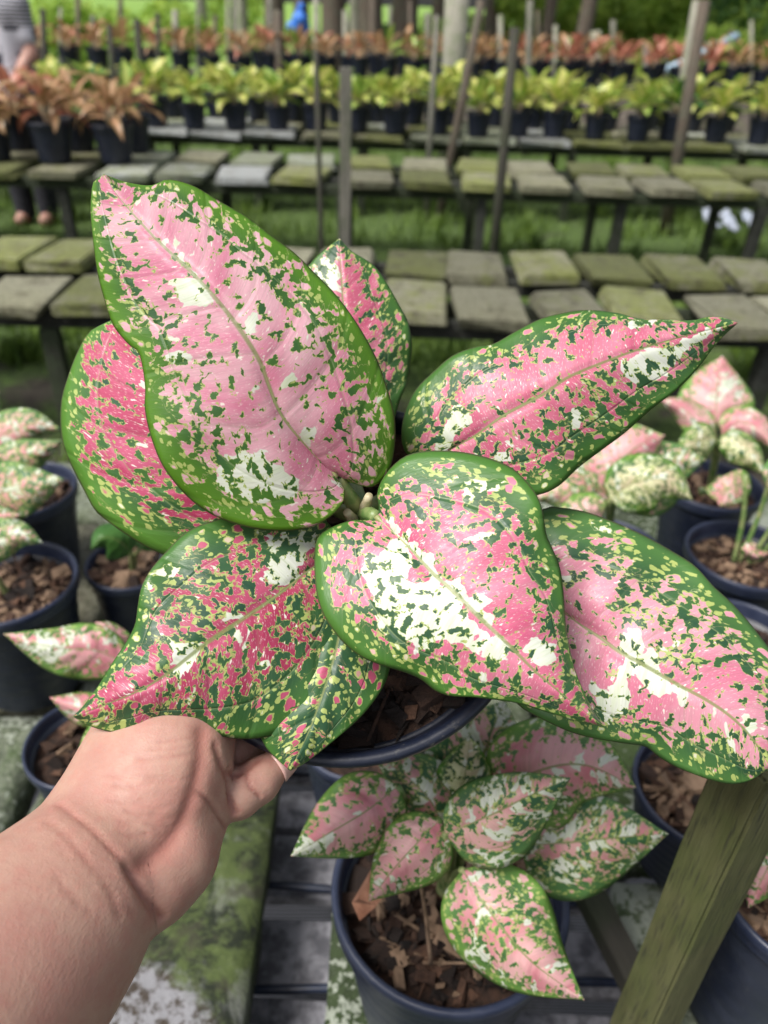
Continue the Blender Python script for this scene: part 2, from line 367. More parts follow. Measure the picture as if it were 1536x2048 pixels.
# ------------------------------------------------------------------ leaves
def leaf_from_grid(name, pts, mat, seed, bias=None, thick=.0007, spread=.62):
    """pts[nv, nu, 3], middle column is the midrib; writes the 'leaf' and 'vein' UV maps and the colour bias"""
    nv, nu, _ = pts.shape; c = nu // 2
    mid = pts[:, c]; S = np.r_[0, np.cumsum(np.linalg.norm(np.diff(mid, axis=0), axis=1))]
    d = np.linalg.norm(pts - mid[:, None], axis=2)
    uu = np.linspace(-1, 1, nu); vv = np.linspace(0, 1, nv)
    w = S[:, None] - spread * d - 2.5 * d ** 2
    off = np.array([(seed * .377) % 3.1, (seed * .619) % 2.7])
    v = pts.reshape(-1, 3); f = []; uvL = []; uvV = []; uvF = []
    for i in range(nv - 1):
        for j in range(nu - 1):
            q = ((i, j), (i, j + 1), (i + 1, j + 1), (i + 1, j)); f.append(tuple(a * nu + b for a, b in q))
            side = 0.0 if j < c else .83
            for a, b in q:
                uvL.append((uu[b] * .5 + .5, vv[a])); uvV.append((w[a, b] + off[0] + side, d[a, b] + off[1] + side * .7)); uvF.append((S[a] - .25 * d[a, b] + off[1], d[a, b] * (1 if side else -1) + off[0]))
    me = mesh(name, v, f, mat)
    for nm, dat in (('leaf', uvL), ('vein', uvV), ('flat', uvF)):
        ly = me.uv_layers.new(name=nm); ly.data.foreach_set('uv', np.array(dat, np.float32).ravel())
    at = me.attributes.new('bias', 'FLOAT_COLOR', 'POINT')
    bb = np.zeros((len(v), 4), np.float32); bb[:, 3] = 1
    if bias is not None: bb[:, :3] = bias
    at.data.foreach_set('color', bb.ravel())
    me['thick'] = thick
    return me
def thicken(o, t):
    md = o.modifiers.new('thickness', 'SOLIDIFY'); md.thickness = t; md.offset = 0
    return o

def traced_leaf(parent, mat, tr, mid, left, right, dm, dl, dr, seed, blobs=(), nv=64, nh=14, quilt=.0016, wave=.0025, nveins=8, cup=.0, rib=.0016, hidden=False, name='leaf'):
    """a leaf with its midrib and both margins as polylines (photo pixels through tr) and a distance along them"""
    ox, oy, k = tr
    g = lambda P: np.array([(ox + x * k, oy + y * k) for x, y in P])
    m2, l2, r2 = crom(g(mid), nv), crom(g(left), nv), crom(g(right), nv)
    s = np.linspace(0, 1, nv)
    D = np.interp(s, np.linspace(0, 1, len(dm)), dm); kk = np.ones(9) / 9; D = np.convolve(np.pad(D, 4, mode='edge'), kk, 'valid')
    dlv = np.interp(s, np.linspace(0, 1, len(dl)), dl); drv = np.interp(s, np.linspace(0, 1, len(dr)), dr)
    dlv = np.convolve(np.pad(dlv, 4, mode='edge'), kk, 'valid'); drv = np.convolve(np.pad(drv, 4, mode='edge'), kk, 'valid')
    nu = 2 * nh + 1; pts = np.zeros((nv, nu, 3)); px = np.zeros((nv, nu, 2)); rs = np.random.default_rng(seed)
    ph = rs.uniform(0, 6.28, 6)
    uu = np.linspace(-1, 1, nu)
    for i in range(nv):
        for j, u in enumerate(uu):
            e, dd = (l2[i], dlv[i]) if u < 0 else (r2[i], drv[i]); a = abs(u)
            p = m2[i] + (e - m2[i]) * a
            env = math.sin(math.pi * min(1, s[i] * 1.02)) ** .5 if 0 < s[i] < 1 else 0
            dep = D[i] + dd * a ** 1.25 - cup * (a * (1 - a)) * 4 * env
            # pillows between the side veins, ripple of the margin
            wq = s[i] * nveins - a * 1.7
            dep -= quilt * env * math.sin(math.pi * a) ** .8 * (.5 - .5 * math.cos(2 * math.pi * wq)) * (.7 + .5 * math.sin(s[i] * 7 + ph[0] + u))
            dep += wave * env * a ** 3 * (math.sin(s[i] * 13 + ph[1] + (u > 0) * 2) + .6 * math.sin(s[i] * 29 + ph[2]))
            dep += .0022 * env * math.exp(-(a / .045) ** 2)
            px[i, j] = p; pts[i, j] = U(p[0], p[1], dep)
    bias = np.zeros((nv * nu, 3)); P = px.reshape(-1, 2)
    for (x, y, rx, ry, ang, ch, amt) in blobs:
        ca, sa = math.cos(math.radians(ang)), math.sin(math.radians(ang)); q = P - (x, y)
        a, b = (q[:, 0] * ca + q[:, 1] * sa) / rx, (-q[:, 0] * sa + q[:, 1] * ca) / ry
        bias[:, ch] += amt * np.exp(-np.maximum(a * a + b * b - .35, 0) * 1.1)
    me = leaf_from_grid(name, pts, mat, seed, bias)
    o = put(name, me, parent); thicken(o, .0008)
    mp = pts[:, nh] + ray(768, 1024) * 0
    toward = (EYE - mp); toward /= np.linalg.norm(toward, axis=1)[:, None]
    n = int(nv * .97)
    rad = rib * (1 - .85 * s[:n])
    o2 = put('midrib', tube('midrib', (mp - toward * .0006)[:n], rad, M['rib'], 8), o)
    return o, pts

def leaf_grid(L, W, droop=.3, fold=.25, tipk=1.0, nv=14, nu=7, twist=0.0, wave=.02):
    """a loose leaf: starts at the origin, grows along +Y, bends down -Z; W is the full width"""
    pts = np.zeros((nv, nu, 3)); s = np.linspace(0, 1, nv)
    ang = -droop * s ** 1.3 * 1.6
    ds = L / (nv - 1); y = np.r_[0, np.cumsum(np.cos(ang[:-1]) * ds)]; z = np.r_[0, np.cumsum(np.sin(ang[:-1]) * ds)]
    prof = np.sin(np.pi * s ** .72) ** .85 * (1 - .25 * s); prof = prof / prof.max()
    for i in range(nv):
        for j, u in enumerate(np.linspace(-1, 1, nu)):
            h = W / 2 * prof[i] * u; lift = abs(h) * fold + wave * W * abs(u) ** 2 * math.sin(s[i] * 11 + (u > 0) * 1.5)
            tw = twist * s[i]
            x = h * math.cos(tw); zz = lift + h * math.sin(tw)
            pts[i, j] = (x, y[i] - zz * math.sin(ang[i]), z[i] + zz * math.cos(ang[i]))
    return pts

# ------------------------------------------------------------------ pots
def pot_meshes(tag_, r, h, mat, rimmat, n=56, rings=5):
    rb = r * .72; lip = r * .24; t = r * .035
    prof = [(.001, .004), (rb * .9, .002), (rb, .006)]
    zt = h - lip
    for i in range(1, 22):
        q = i / 21; z = .006 + (zt - .006) * q
        prof.append((rb + (r * .93 - rb) * q + (.0011 if rings and i % 3 == 0 else 0), z))
    prof += [(r * .93 - t, zt + .001), (r * .9 - t, h * .6), (rb - t, .012), (.001, .012)]
    body = lathe('pot_' + tag_, prof, mat, n)
    rp = [(r * .925, zt - .001), (r * .985, zt), (r, zt + .004), (r, zt + lip * .45), (r * 1.008, zt + lip * .5), (r * 1.012, h - .004), (r * 1.005, h - .0012), (r * .99, h), (r * .965, h),
          (r * .945, h - .002), (r * .935, h - .006), (r * .915, zt - .004)]
    rim = lathe('rim_' + tag_, rp, rimmat, n)
    return body, rim
def chip_vf(c, size, v0, rs):
    """one irregular husk chip"""
    a = rs.normal(size=(8, 3)) * .16; cube = np.array([(x, y, z) for x in (-1, 1) for y in (-1, 1) for z in (-1, 1)], float)
    dim = size * (np.array([1, rs.uniform(.3, .85), rs.uniform(.2, .5)]) if rs.uniform() > .16 else np.array([1.9, .10, .08]))
    q = Euler((rs.uniform(-.6, .6), rs.uniform(-.6, .6), rs.uniform(0, 6.3))).to_matrix()
    v = (cube + a * 1.4) * dim * .5 @ np.array(q).T + c
    f = [(0, 1, 3, 2), (4, 6, 7, 5), (0, 4, 5, 1), (2, 3, 7, 6), (0, 2, 6, 4), (1, 5, 7, 3)]
    return list(v), [tuple(v0 + i for i in x) for x in f]
def mulch_mesh(nm, r, n, size, mat, seed, hole=0):
    rs = np.random.default_rng(seed); V = []; F = []
    for _ in range(n):
        a, q = rs.uniform(0, 6.283), r * math.sqrt(rs.uniform(hole, 1))
        v, f = chip_vf(np.array([q * math.cos(a), q * math.sin(a), rs.uniform(-.3, .6) * size * .5]), size * min(2.0, .72 * math.exp(rs.normal() * .5)), len(V), rs); V += v; F += f
    return mesh(nm, V, F, mat, smooth=False)
def soil_mesh(nm, r, seed, bump=.006):
    rs = np.random.default_rng(seed); V = [(0, 0, 0)]; F = []; n = 28; rings = 6
    for i in range(1, rings + 1):
        for k in range(n):
            a = 6.2832 * k / n; V.append((r * i / rings * math.cos(a), r * i / rings * math.sin(a), rs.uniform(-1, 1) * bump * (i < rings)))
    for k in range(n): F.append((0, 1 + k, 1 + (k + 1) % n))
    for i in range(rings - 1):
        for k in range(n):
            a, b = 1 + i * n + k, 1 + i * n + (k + 1) % n; F.append((a, a + n, b + n, b))
    return mesh(nm, V, F, M['soil'])
_pots = {}
def pot_parts(root, r, h, mat='pot', rim='rim', seed=0, chips=0, csize=.022, soil_drop=.16, M4=None):
    key = (round(r, 3), round(h, 3), mat, rim)
    if key not in _pots: _pots[key] = pot_meshes('%d_%d' % (r * 1000, h * 1000), r, h, M[mat], M[rim])
    b, rm = _pots[key]
    po = put('pot', b, root); ro = put('rim', rm, po)
    z = h * (1 - soil_drop)
    so = put('soil', soil_mesh('soil', r * .90, seed), root, (0, 0, z))
    if chips:
        mu = put('husk_mulch', mulch_mesh('husk_mulch', r * .80, chips, csize, M['husk'], seed + 5), root, (0, 0, z + .004)); mu['kind'] = 'stuff'
        mu = put('husk_mulch', mulch_mesh('husk_mulch_pale', r * .78, max(4, chips // 4), csize * 1.1, M['husk2'], seed + 6), root, (0, 0, z + .007)); mu['kind'] = 'stuff'
    return z

# ------------------------------------------------------------------ the plant held up in front
POT_C = U(694, 1137, .446); POT_R, POT_H = .1085, .19
view = (POT_C - EYE); view /= np.linalg.norm(view)
ax = -view; upv = np.array([0, 0, 1.0]); side = np.cross(upv, ax); side /= np.linalg.norm(side); perp = np.cross(ax, side)
tl = math.radians(17); ax = ax * math.cos(tl) + perp * math.sin(tl)
rotq = Vector(ax).to_track_quat('Z', 'Y')
held = empty('potted_plant'); hm = Matrix.Translation(Vector(POT_C - ax * POT_H)) @ rotq.to_matrix().to_4x4()
tag(held, 'large pink, white and green spotted plant held up by the hand in a navy pot', 'plant')
hp = bpy.data.objects.new('pot', pot_meshes('held', POT_R, POT_H, M['pot'], M['rim'], 72)[0]); link(hp, held); hp.matrix_local = hm
put('rim', pot_meshes('held2', POT_R, POT_H, M['pot'], M['pot'], 72)[1], hp)
hs_ = put('soil', soil_mesh('soil', POT_R * .9, 3, .008), held); hs_.matrix_local = hm @ Matrix.Translation((0, 0, POT_H * .86))
for sd, mt, n, sz in ((4, 'husk', 520, .014), (9, 'husk2', 14, .012)):
    mu = put('husk_mulch', mulch_mesh('husk_mulch', POT_R * .84, n, sz, M[mt], sd), held); mu.matrix_local = hm @ Matrix.Translation((0, 0, POT_H * .87)); mu['kind'] = 'stuff'

TA = (120, 330, .4427)
LA = dict(mid=[(1250, 1412), (1130, 1290), (1000, 1130), (940, 990), (900, 880), (820, 750), (720, 620), (600, 490), (420, 320), (270, 150), (200, 45)],
    left=[(1250, 1415), (1285, 1480), (1262, 1550), (1170, 1620), (1050, 1650), (900, 1645), (760, 1610), (640, 1550), (540, 1460), (460, 1350), (410, 1220), (385, 1100), (386, 1000), (360, 855), (310, 810), (240, 720), (200, 600), (170, 480), (150, 330), (140, 200), (150, 88), (175, 62), (200, 45)],
    right=[(1250, 1415), (1330, 1436), (1410, 1452), (1480, 1392), (1510, 1280), (1512, 1150), (1490, 1050), (1440, 900), (1380, 780), (1310, 670), (1230, 570), (1150, 490), (1060, 400), (960, 325), (850, 240), (720, 165), (600, 95), (490, 68), (410, 95), (290, 78), (200, 45)])
traced_leaf(held, M['A'], TA, LA['mid'], LA['left'], LA['right'], [.402, .378, .366, .366, .374, .388], [.004, .012, .014, .012, .004], [.010, .018, .020, .016, .006], 21,
    [(490, 965, 78, 46, -8, 0, .30), (395, 588, 52, 24, 35, 0, .26), (300, 500, 20, 14, 20, 0, .16), (690, 800, 30, 20, 40, 0, .12), (560, 800, 160, 260, -35, 1, .05),
     (600, 930, 60, 40, 0, 1, .10), (360, 480, 70, 40, 50, 1, .08), (300, 800, 20, 120, -20, 2, .06), (720, 700, 18, 150, -30, 2, .05), (640, 1000, 50, 30, 0, 1, .08)], nv=84, nh=20, quilt=.0011, nveins=6)
traced_leaf(held, M['B'], (0, 0, 1), [(655, 1010), (560, 960), (450, 880), (360, 790), (310, 700), (285, 600)],
    [(655, 1010), (640, 1090), (560, 1130), (450, 1135), (380, 1125), (310, 1102), (255, 1070), (222, 1047), (191, 1021), (169, 981), (146, 936), (129, 897), (122, 852), (124, 799), (138, 750), (155, 706), (178, 666), (204, 650), (232, 637), (262, 615), (285, 600)],
    [(655, 1010), (650, 950), (600, 850), (520, 740), (420, 650), (330, 600), (285, 600)],
    [.425, .408, .398, .398, .41, .425], [.006, .022, .03, .024, .01], [.006, .012, .012, .01, .006], 5,
    [(280, 870, 120, 60, -20, 1, .10), (215, 720, 50, 60, 0, 1, .12), (285, 890, 40, 16, -10, 0, .16), (160, 900, 10, 45, -25, 0, .18), (270, 1040, 90, 40, 30, 2, .05)], quilt=.0014, nveins=8)
TC = (140, 960, .390625)
traced_leaf(held, M['C'], TC, [(1370, 360), (1250, 440), (1060, 590), (870, 720), (690, 840), (500, 990), (350, 1080), (180, 1150), (20, 1210)],
    [(1370, 360), (1330, 230), (1200, 150), (1050, 130), (900, 150), (750, 205), (660, 235), (580, 280), (500, 360), (420, 450), (370, 540), (350, 640), (335, 740), (290, 830), (230, 920), (150, 1050), (70, 1160), (20, 1210)],
    [(1370, 360), (1440, 450), (1470, 600), (1460, 750), (1440, 870), (1410, 960), (1370, 1040), (1300, 1130), (1200, 1210), (1100, 1280), (1000, 1315), (900, 1325), (800, 1315), (680, 1285), (560, 1260), (480, 1255), (410, 1262), (380, 1280), (300, 1292), (200, 1285), (100, 1255), (20, 1210)],
    [.42, .398, .382, .373, .368, .372], [.006, .014, .016, .010, .003], [.006, .012, .016, .012, .004], 33,
    [(570, 1110, 55, 38, -45, 0, .30), (375, 1308, 45, 20, -35, 0, .26), (345, 1145, 14, 10, 0, 0, .2), (530, 1330, 16, 12, 0, 0, .2), (610, 1290, 18, 13, 0, 0, .2), (260, 1360, 50, 25, -30, 1, .12), (490, 1280, 60, 60, 0, 1, .06), (560, 1400, 140, 30, -20, 2, .10)], quilt=.0014, nveins=8)
TD = (600, 860, .41667)
traced_leaf(held, M['D'], TD, [(365, 415), (520, 560), (640, 690), (740, 780), (870, 910), (1000, 1030), (1130, 1160), (1260, 1270), (1380, 1360), (1450, 1417)],
    [(365, 415), (385, 370), (372, 320), (385, 260), (430, 190), (500, 130), (580, 105), (680, 100), (800, 110), (920, 140), (1020, 185), (1090, 250), (1140, 320), (1165, 400), (1180, 500), (1210, 570), (1245, 660), (1262, 780), (1270, 900), (1290, 1040), (1320, 1160), (1370, 1280), (1410, 1360), (1450, 1417)],
    [(365, 415), (320, 436), (250, 436), (160, 465), (100, 500), (75, 550), (70, 650), (80, 780), (110, 880), (160, 960), (220, 1030), (300, 1090), (400, 1130), (500, 1160), (580, 1195), (650, 1250), (720, 1275), (820, 1280), (920, 1290), (1050, 1310), (1150, 1340), (1250, 1370), (1350, 1400), (1450, 1417)],
    [.400, .378, .362, .354, .352, .356], [.008, .018, .020, .016, .004], [.008, .018, .020, .014, .004], 47,
    [(830, 1170, 60, 80, 0, 0, .26), (860, 1235, 100, 45, 25, 0, .24), (945, 1270, 70, 30, 30, 0, .22), (800, 1110, 20, 30, 0, 0, .2), (1085, 1310, 34, 22, 40, 0, .26), (870, 1020, 40, 16, -30, 0, .12),
     (700, 1150, 45, 80, 0, 1, .09), (980, 1060, 100, 50, 20, 1, .07), (1010, 1190, 60, 80, -40, 1, .07), (1070, 1000, 40, 70, -30, 2, .08), (1150, 1390, 60, 20, 45, 2, .10)], quilt=.0014, nveins=8)
TE = (600, 460, .5859)
traced_leaf(held, M['E'], TE, [(460, 785), (520, 745), (600, 700), (700, 630), (830, 560), (920, 500), (1040, 450), (1150, 410), (1280, 370), (1400, 340), (1492, 318)],
    [(460, 785), (400, 790), (355, 750), (347, 680), (366, 600), (400, 540), (450, 490), (520, 430), (600, 400), (660, 390), (740, 345), (820, 305), (900, 285), (980, 275), (1080, 285), (1160, 305), (1250, 308), (1340, 310), (1390, 298), (1440, 300), (1492, 318)],
    [(460, 785), (500, 840), (600, 890), (700, 915), (810, 905), (880, 875), (950, 810), (1030, 750), (1110, 690), (1200, 610), (1280, 550), (1350, 480), (1410, 400), (1450, 355), (1492, 318)],
    [.425, .408, .400, .402, .412, .425], [.008, .016, .02, .016, .004], [.006, .010, .012, .010, .004], 58,
    [(1295, 735, 50, 34, -25, 0, .30), (1375, 690, 50, 16, -30, 0, .26), (835, 830, 16, 50, 10, 0, .22), (905, 850, 16, 45, 15, 0, .2), (1290, 648, 60, 10, -8, 0, .22), (1150, 840, 18, 26, 20, 0, .24),
     (1080, 740, 110, 40, -30, 1, .10), (1230, 680, 110, 26, -22, 1, .12), (960, 800, 60, 60, 0, 1, .06), (1180, 900, 60, 50, 0, 2, .03)], quilt=.0014, nveins=9)
TF = (1040, 980, .3229)
traced_leaf(held, M['F'], TF, [(150, 690), (280, 765), (400, 850), (520, 930), (620, 1005), (740, 1070), (860, 1140), (1000, 1220), (1150, 1300), (1300, 1400), (1430, 1530), (1560, 1735)],
    [(150, 690), (60, 560), (20, 400), (40, 230), (150, 115), (250, 110), (400, 135), (560, 190), (700, 250), (820, 310), (950, 385), (1070, 460), (1140, 530), (1200, 600), (1300, 690), (1400, 800), (1480, 900), (1560, 1010), (1630, 1180), (1660, 1350), (1650, 1500), (1610, 1640), (1560, 1735)],
    [(150, 690), (60, 760), (-20, 900), (-80, 1080), (-60, 1250), (0, 1340), (100, 1400), (200, 1450), (320, 1500), (450, 1535), (600, 1560), (720, 1577), (785, 1590), (860, 1650), (960, 1710), (1080, 1760), (1200, 1800), (1320, 1820), (1430, 1795), (1510, 1740), (1560, 1735)],
    [.432, .416, .404, .396, .392, .394], [.008, .022, .026, .018, .004], [.006, .010, .014, .014, .004], 64,
    [(1265, 1275, 16, 34, 10, 0, .28), (1292, 1350, 50, 20, 30, 0, .28), (1235, 1395, 30, 30, 0, 0, .22), (1200, 1050, 30, 14, 0, 0, .16), (1290, 1300, 40, 10, 0, 0, .2), (1240, 1390, 12, 40, 0, 0, .2),
     (1180, 1340, 50, 70, 0, 1, .12), (1190, 1180, 60, 60, 0, 1, .08), (1340, 1420, 70, 50, 35, 1, .12), (1420, 1400, 60, 40, 0, 1, .06), (1330, 1150, 60, 40, 30, 2, .05), (1420, 1500, 90, 30, 30, 2, .12)], quilt=.0022, nveins=7)
traced_leaf(held, M['E'], (0, 0, 1), [(705, 950), (690, 860), (690, 760), (688, 650), (683, 560), (679, 478)],
    [(705, 950), (640, 940), (590, 860), (570, 760), (575, 650), (600, 560), (626, 522), (652, 498), (679, 478)],
    [(705, 950), (765, 900), (800, 800), (814, 765), (820, 724), (823, 689), (817, 648), (799, 612), (776, 571), (752, 536), (729, 519), (700, 501), (679, 478)],
    [.45, .455, .458, .462, .468, .474], [.004, .012, .014, .01, .002], [.006, .016, .02, .016, .002], 72,
    [(655, 545, 26, 34, 20, 0, .28), (715, 600, 40, 60, 0, 1, .08), (740, 720, 40, 60, 0, 1, .04), (690, 490, 20, 20, 0, 2, .1)], quilt=.0022, nveins=9)
traced_leaf(held, M['C'], (0, 0, 1), [(700, 1085), (690, 1200), (672, 1300), (645, 1390), (615, 1470), (580, 1540)],
    [(700, 1085), (780, 1150), (800, 1240), (783, 1320), (768, 1370), (735, 1418), (698, 1455), (640, 1503), (605, 1528), (580, 1540)],
    [(700, 1085), (620, 1120), (560, 1230), (530, 1350), (512, 1440), (530, 1490), (555, 1518), (580, 1540)],
    [.43, .415, .402, .392, .388, .390], [.006, .012, .012, .008, .002], [.006, .012, .012, .008, .002], 81,
    [(690, 1370, 110, 160, 0, 2, .13), (620, 1500, 60, 60, 0, 2, .08)], quilt=.0014, nveins=8)
# petioles, sheaths and the short stem between them
STEM = U(722, 1030, .436)
def petiole(root, path, r0, r1, mat, name='petiole'):
    P = crom(np.array(path), 14); return put(name, tube(name, P, np.linspace(r0, r1, 14), mat, 10), root)
for px_, d_, via in (((674, 955), .404, (698, 992, .416)), ((752, 1033), .402, (738, 1028, .415)), ((655, 1010), .428, (690, 1025, .436)), ((672, 1100), .424, (700, 1070, .45)),
                     ((868, 918), .428, (790, 985, .436)), ((1090, 1203), .434, (900, 1110, .442)), ((705, 950), .452, (715, 990, .445)), ((700, 1085), .432, (715, 1060, .45))):
    petiole(held, [STEM, U(*via), U(px_[0], px_[1], d_ + .0012)], .0058, .0034, M['petiole'])
petiole(held, [U(730, 1060, .455), STEM, U(732, 1010, .418), U(738, 992, .408)], .006, .0022, M['sheath'], 'sheath')
petiole(held, [U(712, 1050, .44), U(704, 1036, .42), U(694, 1024, .412)], .005, .0022, M['sheath'], 'sheath')
put('stem', tube('stem', [POT_C - ax * .03, POT_C - ax * .005, STEM], [.011, .010, .008], M['petiole'], 12), held)
# ------------------------------------------------------------------ ground
def ground_mat():
    t = NT('ground_soil_moss_grass'); p = t.pos(); q = t.n('ShaderNodeSeparateXYZ'); t.l(p, q.inputs[0])
    n = t.noise(p, 2.2, 6, .65, .5); f = t.noise(p, 26, 6, .7); b = t.noise(p, .35, 4, .6)
    soil = t.mix(t.ss(f, .3, .7), (.018, .014, .010), (.062, .052, .038))
    moss = t.mix(t.ss(f, .3, .7), (.022, .045, .010), (.11, .18, .035))
    near = t.mix(t.ss(t.m('ADD', n, t.ss(q.outputs[1], 2.2, 4.5, -.05, .16)), .42, .60), soil, moss)
    litter = t.mix(t.ss(f, .35, .72), (.055, .045, .035), (.24, .20, .17))
    grass = t.mix(t.ss(f, .3, .7), (.10, .20, .03), (.26, .42, .07))
    far = t.mix(t.ss(t.m('ADD', q.outputs[0], t.m('MULTIPLY_ADD', b, 6.0, -3.0)), -3.4, -1.8), grass, litter)
    far = t.mix(t.ss(t.m('ADD', q.outputs[1], t.m('MULTIPLY', b, 5.0)), 24, 27), far, grass)
    c = t.mix(t.ss(t.m('ADD', q.outputs[1], t.m('MULTIPLY', b, 3.0)), 11.5, 13.5), near, far)
    t.base(c); t.rough(.95); t.bump(f, .8, .03); return t.mat
gv = []; gf = []; xs = np.r_[-260, -120, -60, np.linspace(-30, 30, 41), 60, 120, 260]; ys = np.r_[-40, -12, np.linspace(-4, 40, 45), 70, 130, 300, 480]
for y in ys:
    for x in xs:
        far_ = max(0, min(1, (y - 12) / 8)); gv.append((x, y, .05 * math.sin(x * 1.3) * math.sin(y * .9) * far_ - .0 + .55 * max(0, min(1, (y - 12.5) / 4)) * max(0, min(1, (x - 2) / 3)) * (y < 60)))
for j in range(len(ys) - 1):
    for i in range(len(xs) - 1): a = j * len(xs) + i; gf.append((a, a + 1, a + 1 + len(xs), a + len(xs)))
ground = put('ground', mesh('ground', gv, gf, ground_mat())); tag(ground, kind='structure')
# woven weed mat between the near slabs
def mat_mat():
    t = NT('weed_mat_woven'); p = t.pos(); w = t.n('ShaderNodeTexWave', wave_type='BANDS', bands_direction='Y'); t.l(p, w.inputs[0]); w.inputs['Scale'].default_value = 55; w.inputs['Distortion'].default_value = 1.5
    n = t.noise(p, 6, 5, .6); c = t.mix(t.ss(w.outputs[1], .2, .8), (.13, .13, .145), (.34, .34, .37)); c = t.mix(t.ss(n, .52, .66), c, (.028, .024, .019))
    t.base(c); t.rough(.55); t.bump(w.outputs[1], .5, .004); return t.mat
wv = []; wf = []; nx, ny = 70, 80
for j in range(ny):
    for i in range(nx):
        x = -1.0 + 2.2 * i / (nx - 1); y = -.1 + 1.75 * j / (ny - 1)
        wv.append((x, y, .016 + .014 * math.sin(y * 34 + 2 * math.sin(x * 3)) * (.5 + .5 * math.sin(x * 5 + y * 3)) + .006 * math.sin(y * 71 + x * 4)))
for j in range(ny - 1):
    for i in range(nx - 1): a = j * nx + i; wf.append((a, a + 1, a + 1 + nx, a + nx))
wm_ = put('ground_mat', mesh('ground_mat', wv, wf, mat_mat())); tag(wm_, kind='structure')
M['hose'] = simple('hose_blue_black', (.01, .014, .03), (.02, .03, .06), 30, .35, 0)
for i, (y, z, dr) in enumerate(((.445, .488, .01), (.565, .49, -.012), (.735, .488, .01), (.36, .43, .012))):
    P = [(x, y + dr * math.sin(x * 4 + i), z + .008 * math.sin(x * 6 + i * 2)) for x in np.linspace(-.95, 1.0, 24)]
    h = put('drip_hose', tube('drip_hose', P, .0052, M['hose'], 8))
    tag(h, ['blue-black hose under the slabs, second nearest of four', 'blue-black hose under the slabs, third nearest of four', 'blue-black hose under the slabs, farthest of four', 'blue-black hose under the slabs, nearest of four'][i], 'hose', 'hoses strung under the near slabs')

# ------------------------------------------------------------------ benches of mossy slabs
def slab_meshes(nm, sx, sy, sz, mat, n=4):
    out = []
    for k in range(n):
        bm = bmesh.new(); bmesh.ops.create_cube(bm, size=1); bmesh.ops.scale(bm, vec=(sx, sy, sz), verts=bm.verts)
        for v in bm.verts: v.co += Vector((random.uniform(-1, 1) * .02, random.uniform(-1, 1) * .02, random.uniform(-.3, .3) * .012))
        bmesh.ops.bevel(bm, geom=list(bm.edges), offset=.006, segments=2, affect='EDGES')
        me = bm_mesh(bm, nm, M[mat]); out.append(me)
    return out
BZ = .60
rail_m = {}
def rail(root, x0, x1, y, z, w=.045, h=.06, mat='rail'):
    key = (round(x1 - x0, 2), w, h, mat)
    if key not in rail_m: rail_m[key] = box_mesh('rail', x1 - x0, w, h, M[mat], .006)
    return put('rail', rail_m[key], root, ((x0 + x1) / 2, y, z))
leg_m = box_mesh('leg', .06, .06, BZ - .10, M['rail'], .006); legw_m = box_mesh('leg', .05, .05, BZ - .13, M['wood_dark'], .004)
def leg(root, x, y, wood_=False, s=1):
    return put('leg', legw_m if wood_ else leg_m, root, (x, y, (BZ - .10) / 2), (0, 0, random.uniform(-.2, .2)), (s, s, 1))
def bench(label, x0, x1, rows, pitch, slab, mats, skip=(), z=BZ, jit=.022, legs=.82, loc_y=0, legskew=0.0):
    root = empty('plant_bench', ((x0 + x1) / 2, rows[0], 0)); tag(root, label, 'bench', 'slab benches'); ox, oy = root.location.x, root.location.y
    meshes = {m: slab_meshes('paver', slab[0], slab[1], .042, m) for m in set(mats)}
    for ri, y in enumerate(rows):
        n = int((x1 - x0) / pitch)
        for i in range(n):
            if (ri, i) in skip: continue
            m = random.choice(mats) if not callable(mats) else mats(ri, i)
            put('paver', random.choice(meshes[m]), root, (x0 + pitch * (i + .5) + random.uniform(-1, 1) * jit - ox, y + random.uniform(-1, 1) * jit - oy, z - .021 + random.uniform(-.004, .006)),
                (random.uniform(-.012, .012), random.uniform(-.012, .012), random.uniform(-.09, .09)))
        for dy in (-.22, .30):
            rail(root, x0 - ox, x1 - ox, y + dy * slab[1] - oy, z - .074)
    x = x0 + .2
    while x < x1:
        for y in (rows[0] - .1, rows[-1] + .1): leg(root, x - ox, y - oy)
        x += legs
    return root
def pick(*a): return a
b2 = bench('empty bench of mossy slabs just behind the held plant, two rows deep', -3.0, 3.0, (2.62, 3.10), .268, (.213, .355), ['paver'] * 5 + ['paver_dry_glare'] * 0)
b3 = bench('mostly empty slab bench in front of the yellow-green plants', -4.6, 4.6, (4.88, 5.36), .355, (.28, .40), ['paver'] * 4, skip=set())
for o in b3.children:  # some slabs left of centre take the pale colour with painted-in glare
    if o.name.startswith('paver'):
        wx = o.location.x + b3.location.x
        if -1.85 < wx < -.35 and random.random() < .6: o.data = random.choice(_dry) if '_dry' in globals() else (globals().__setitem__('_dry', slab_meshes('paver', .28, .40, .042, 'paver_dry_glare')) or random.choice(_dry))
b4 = bench('slab bench carrying the yellow-green potted plants', -6.2, 6.2, (6.65, 7.2), .42, (.38, .44), ['paver', 'paver_dry_glare'])
b5 = bench('far slab bench carrying the orange potted plants', -9.5, 9.5, (10.1, 10.75), .6, (.55, .44), ['rail', 'paver'], z=.72, legs=1.8)

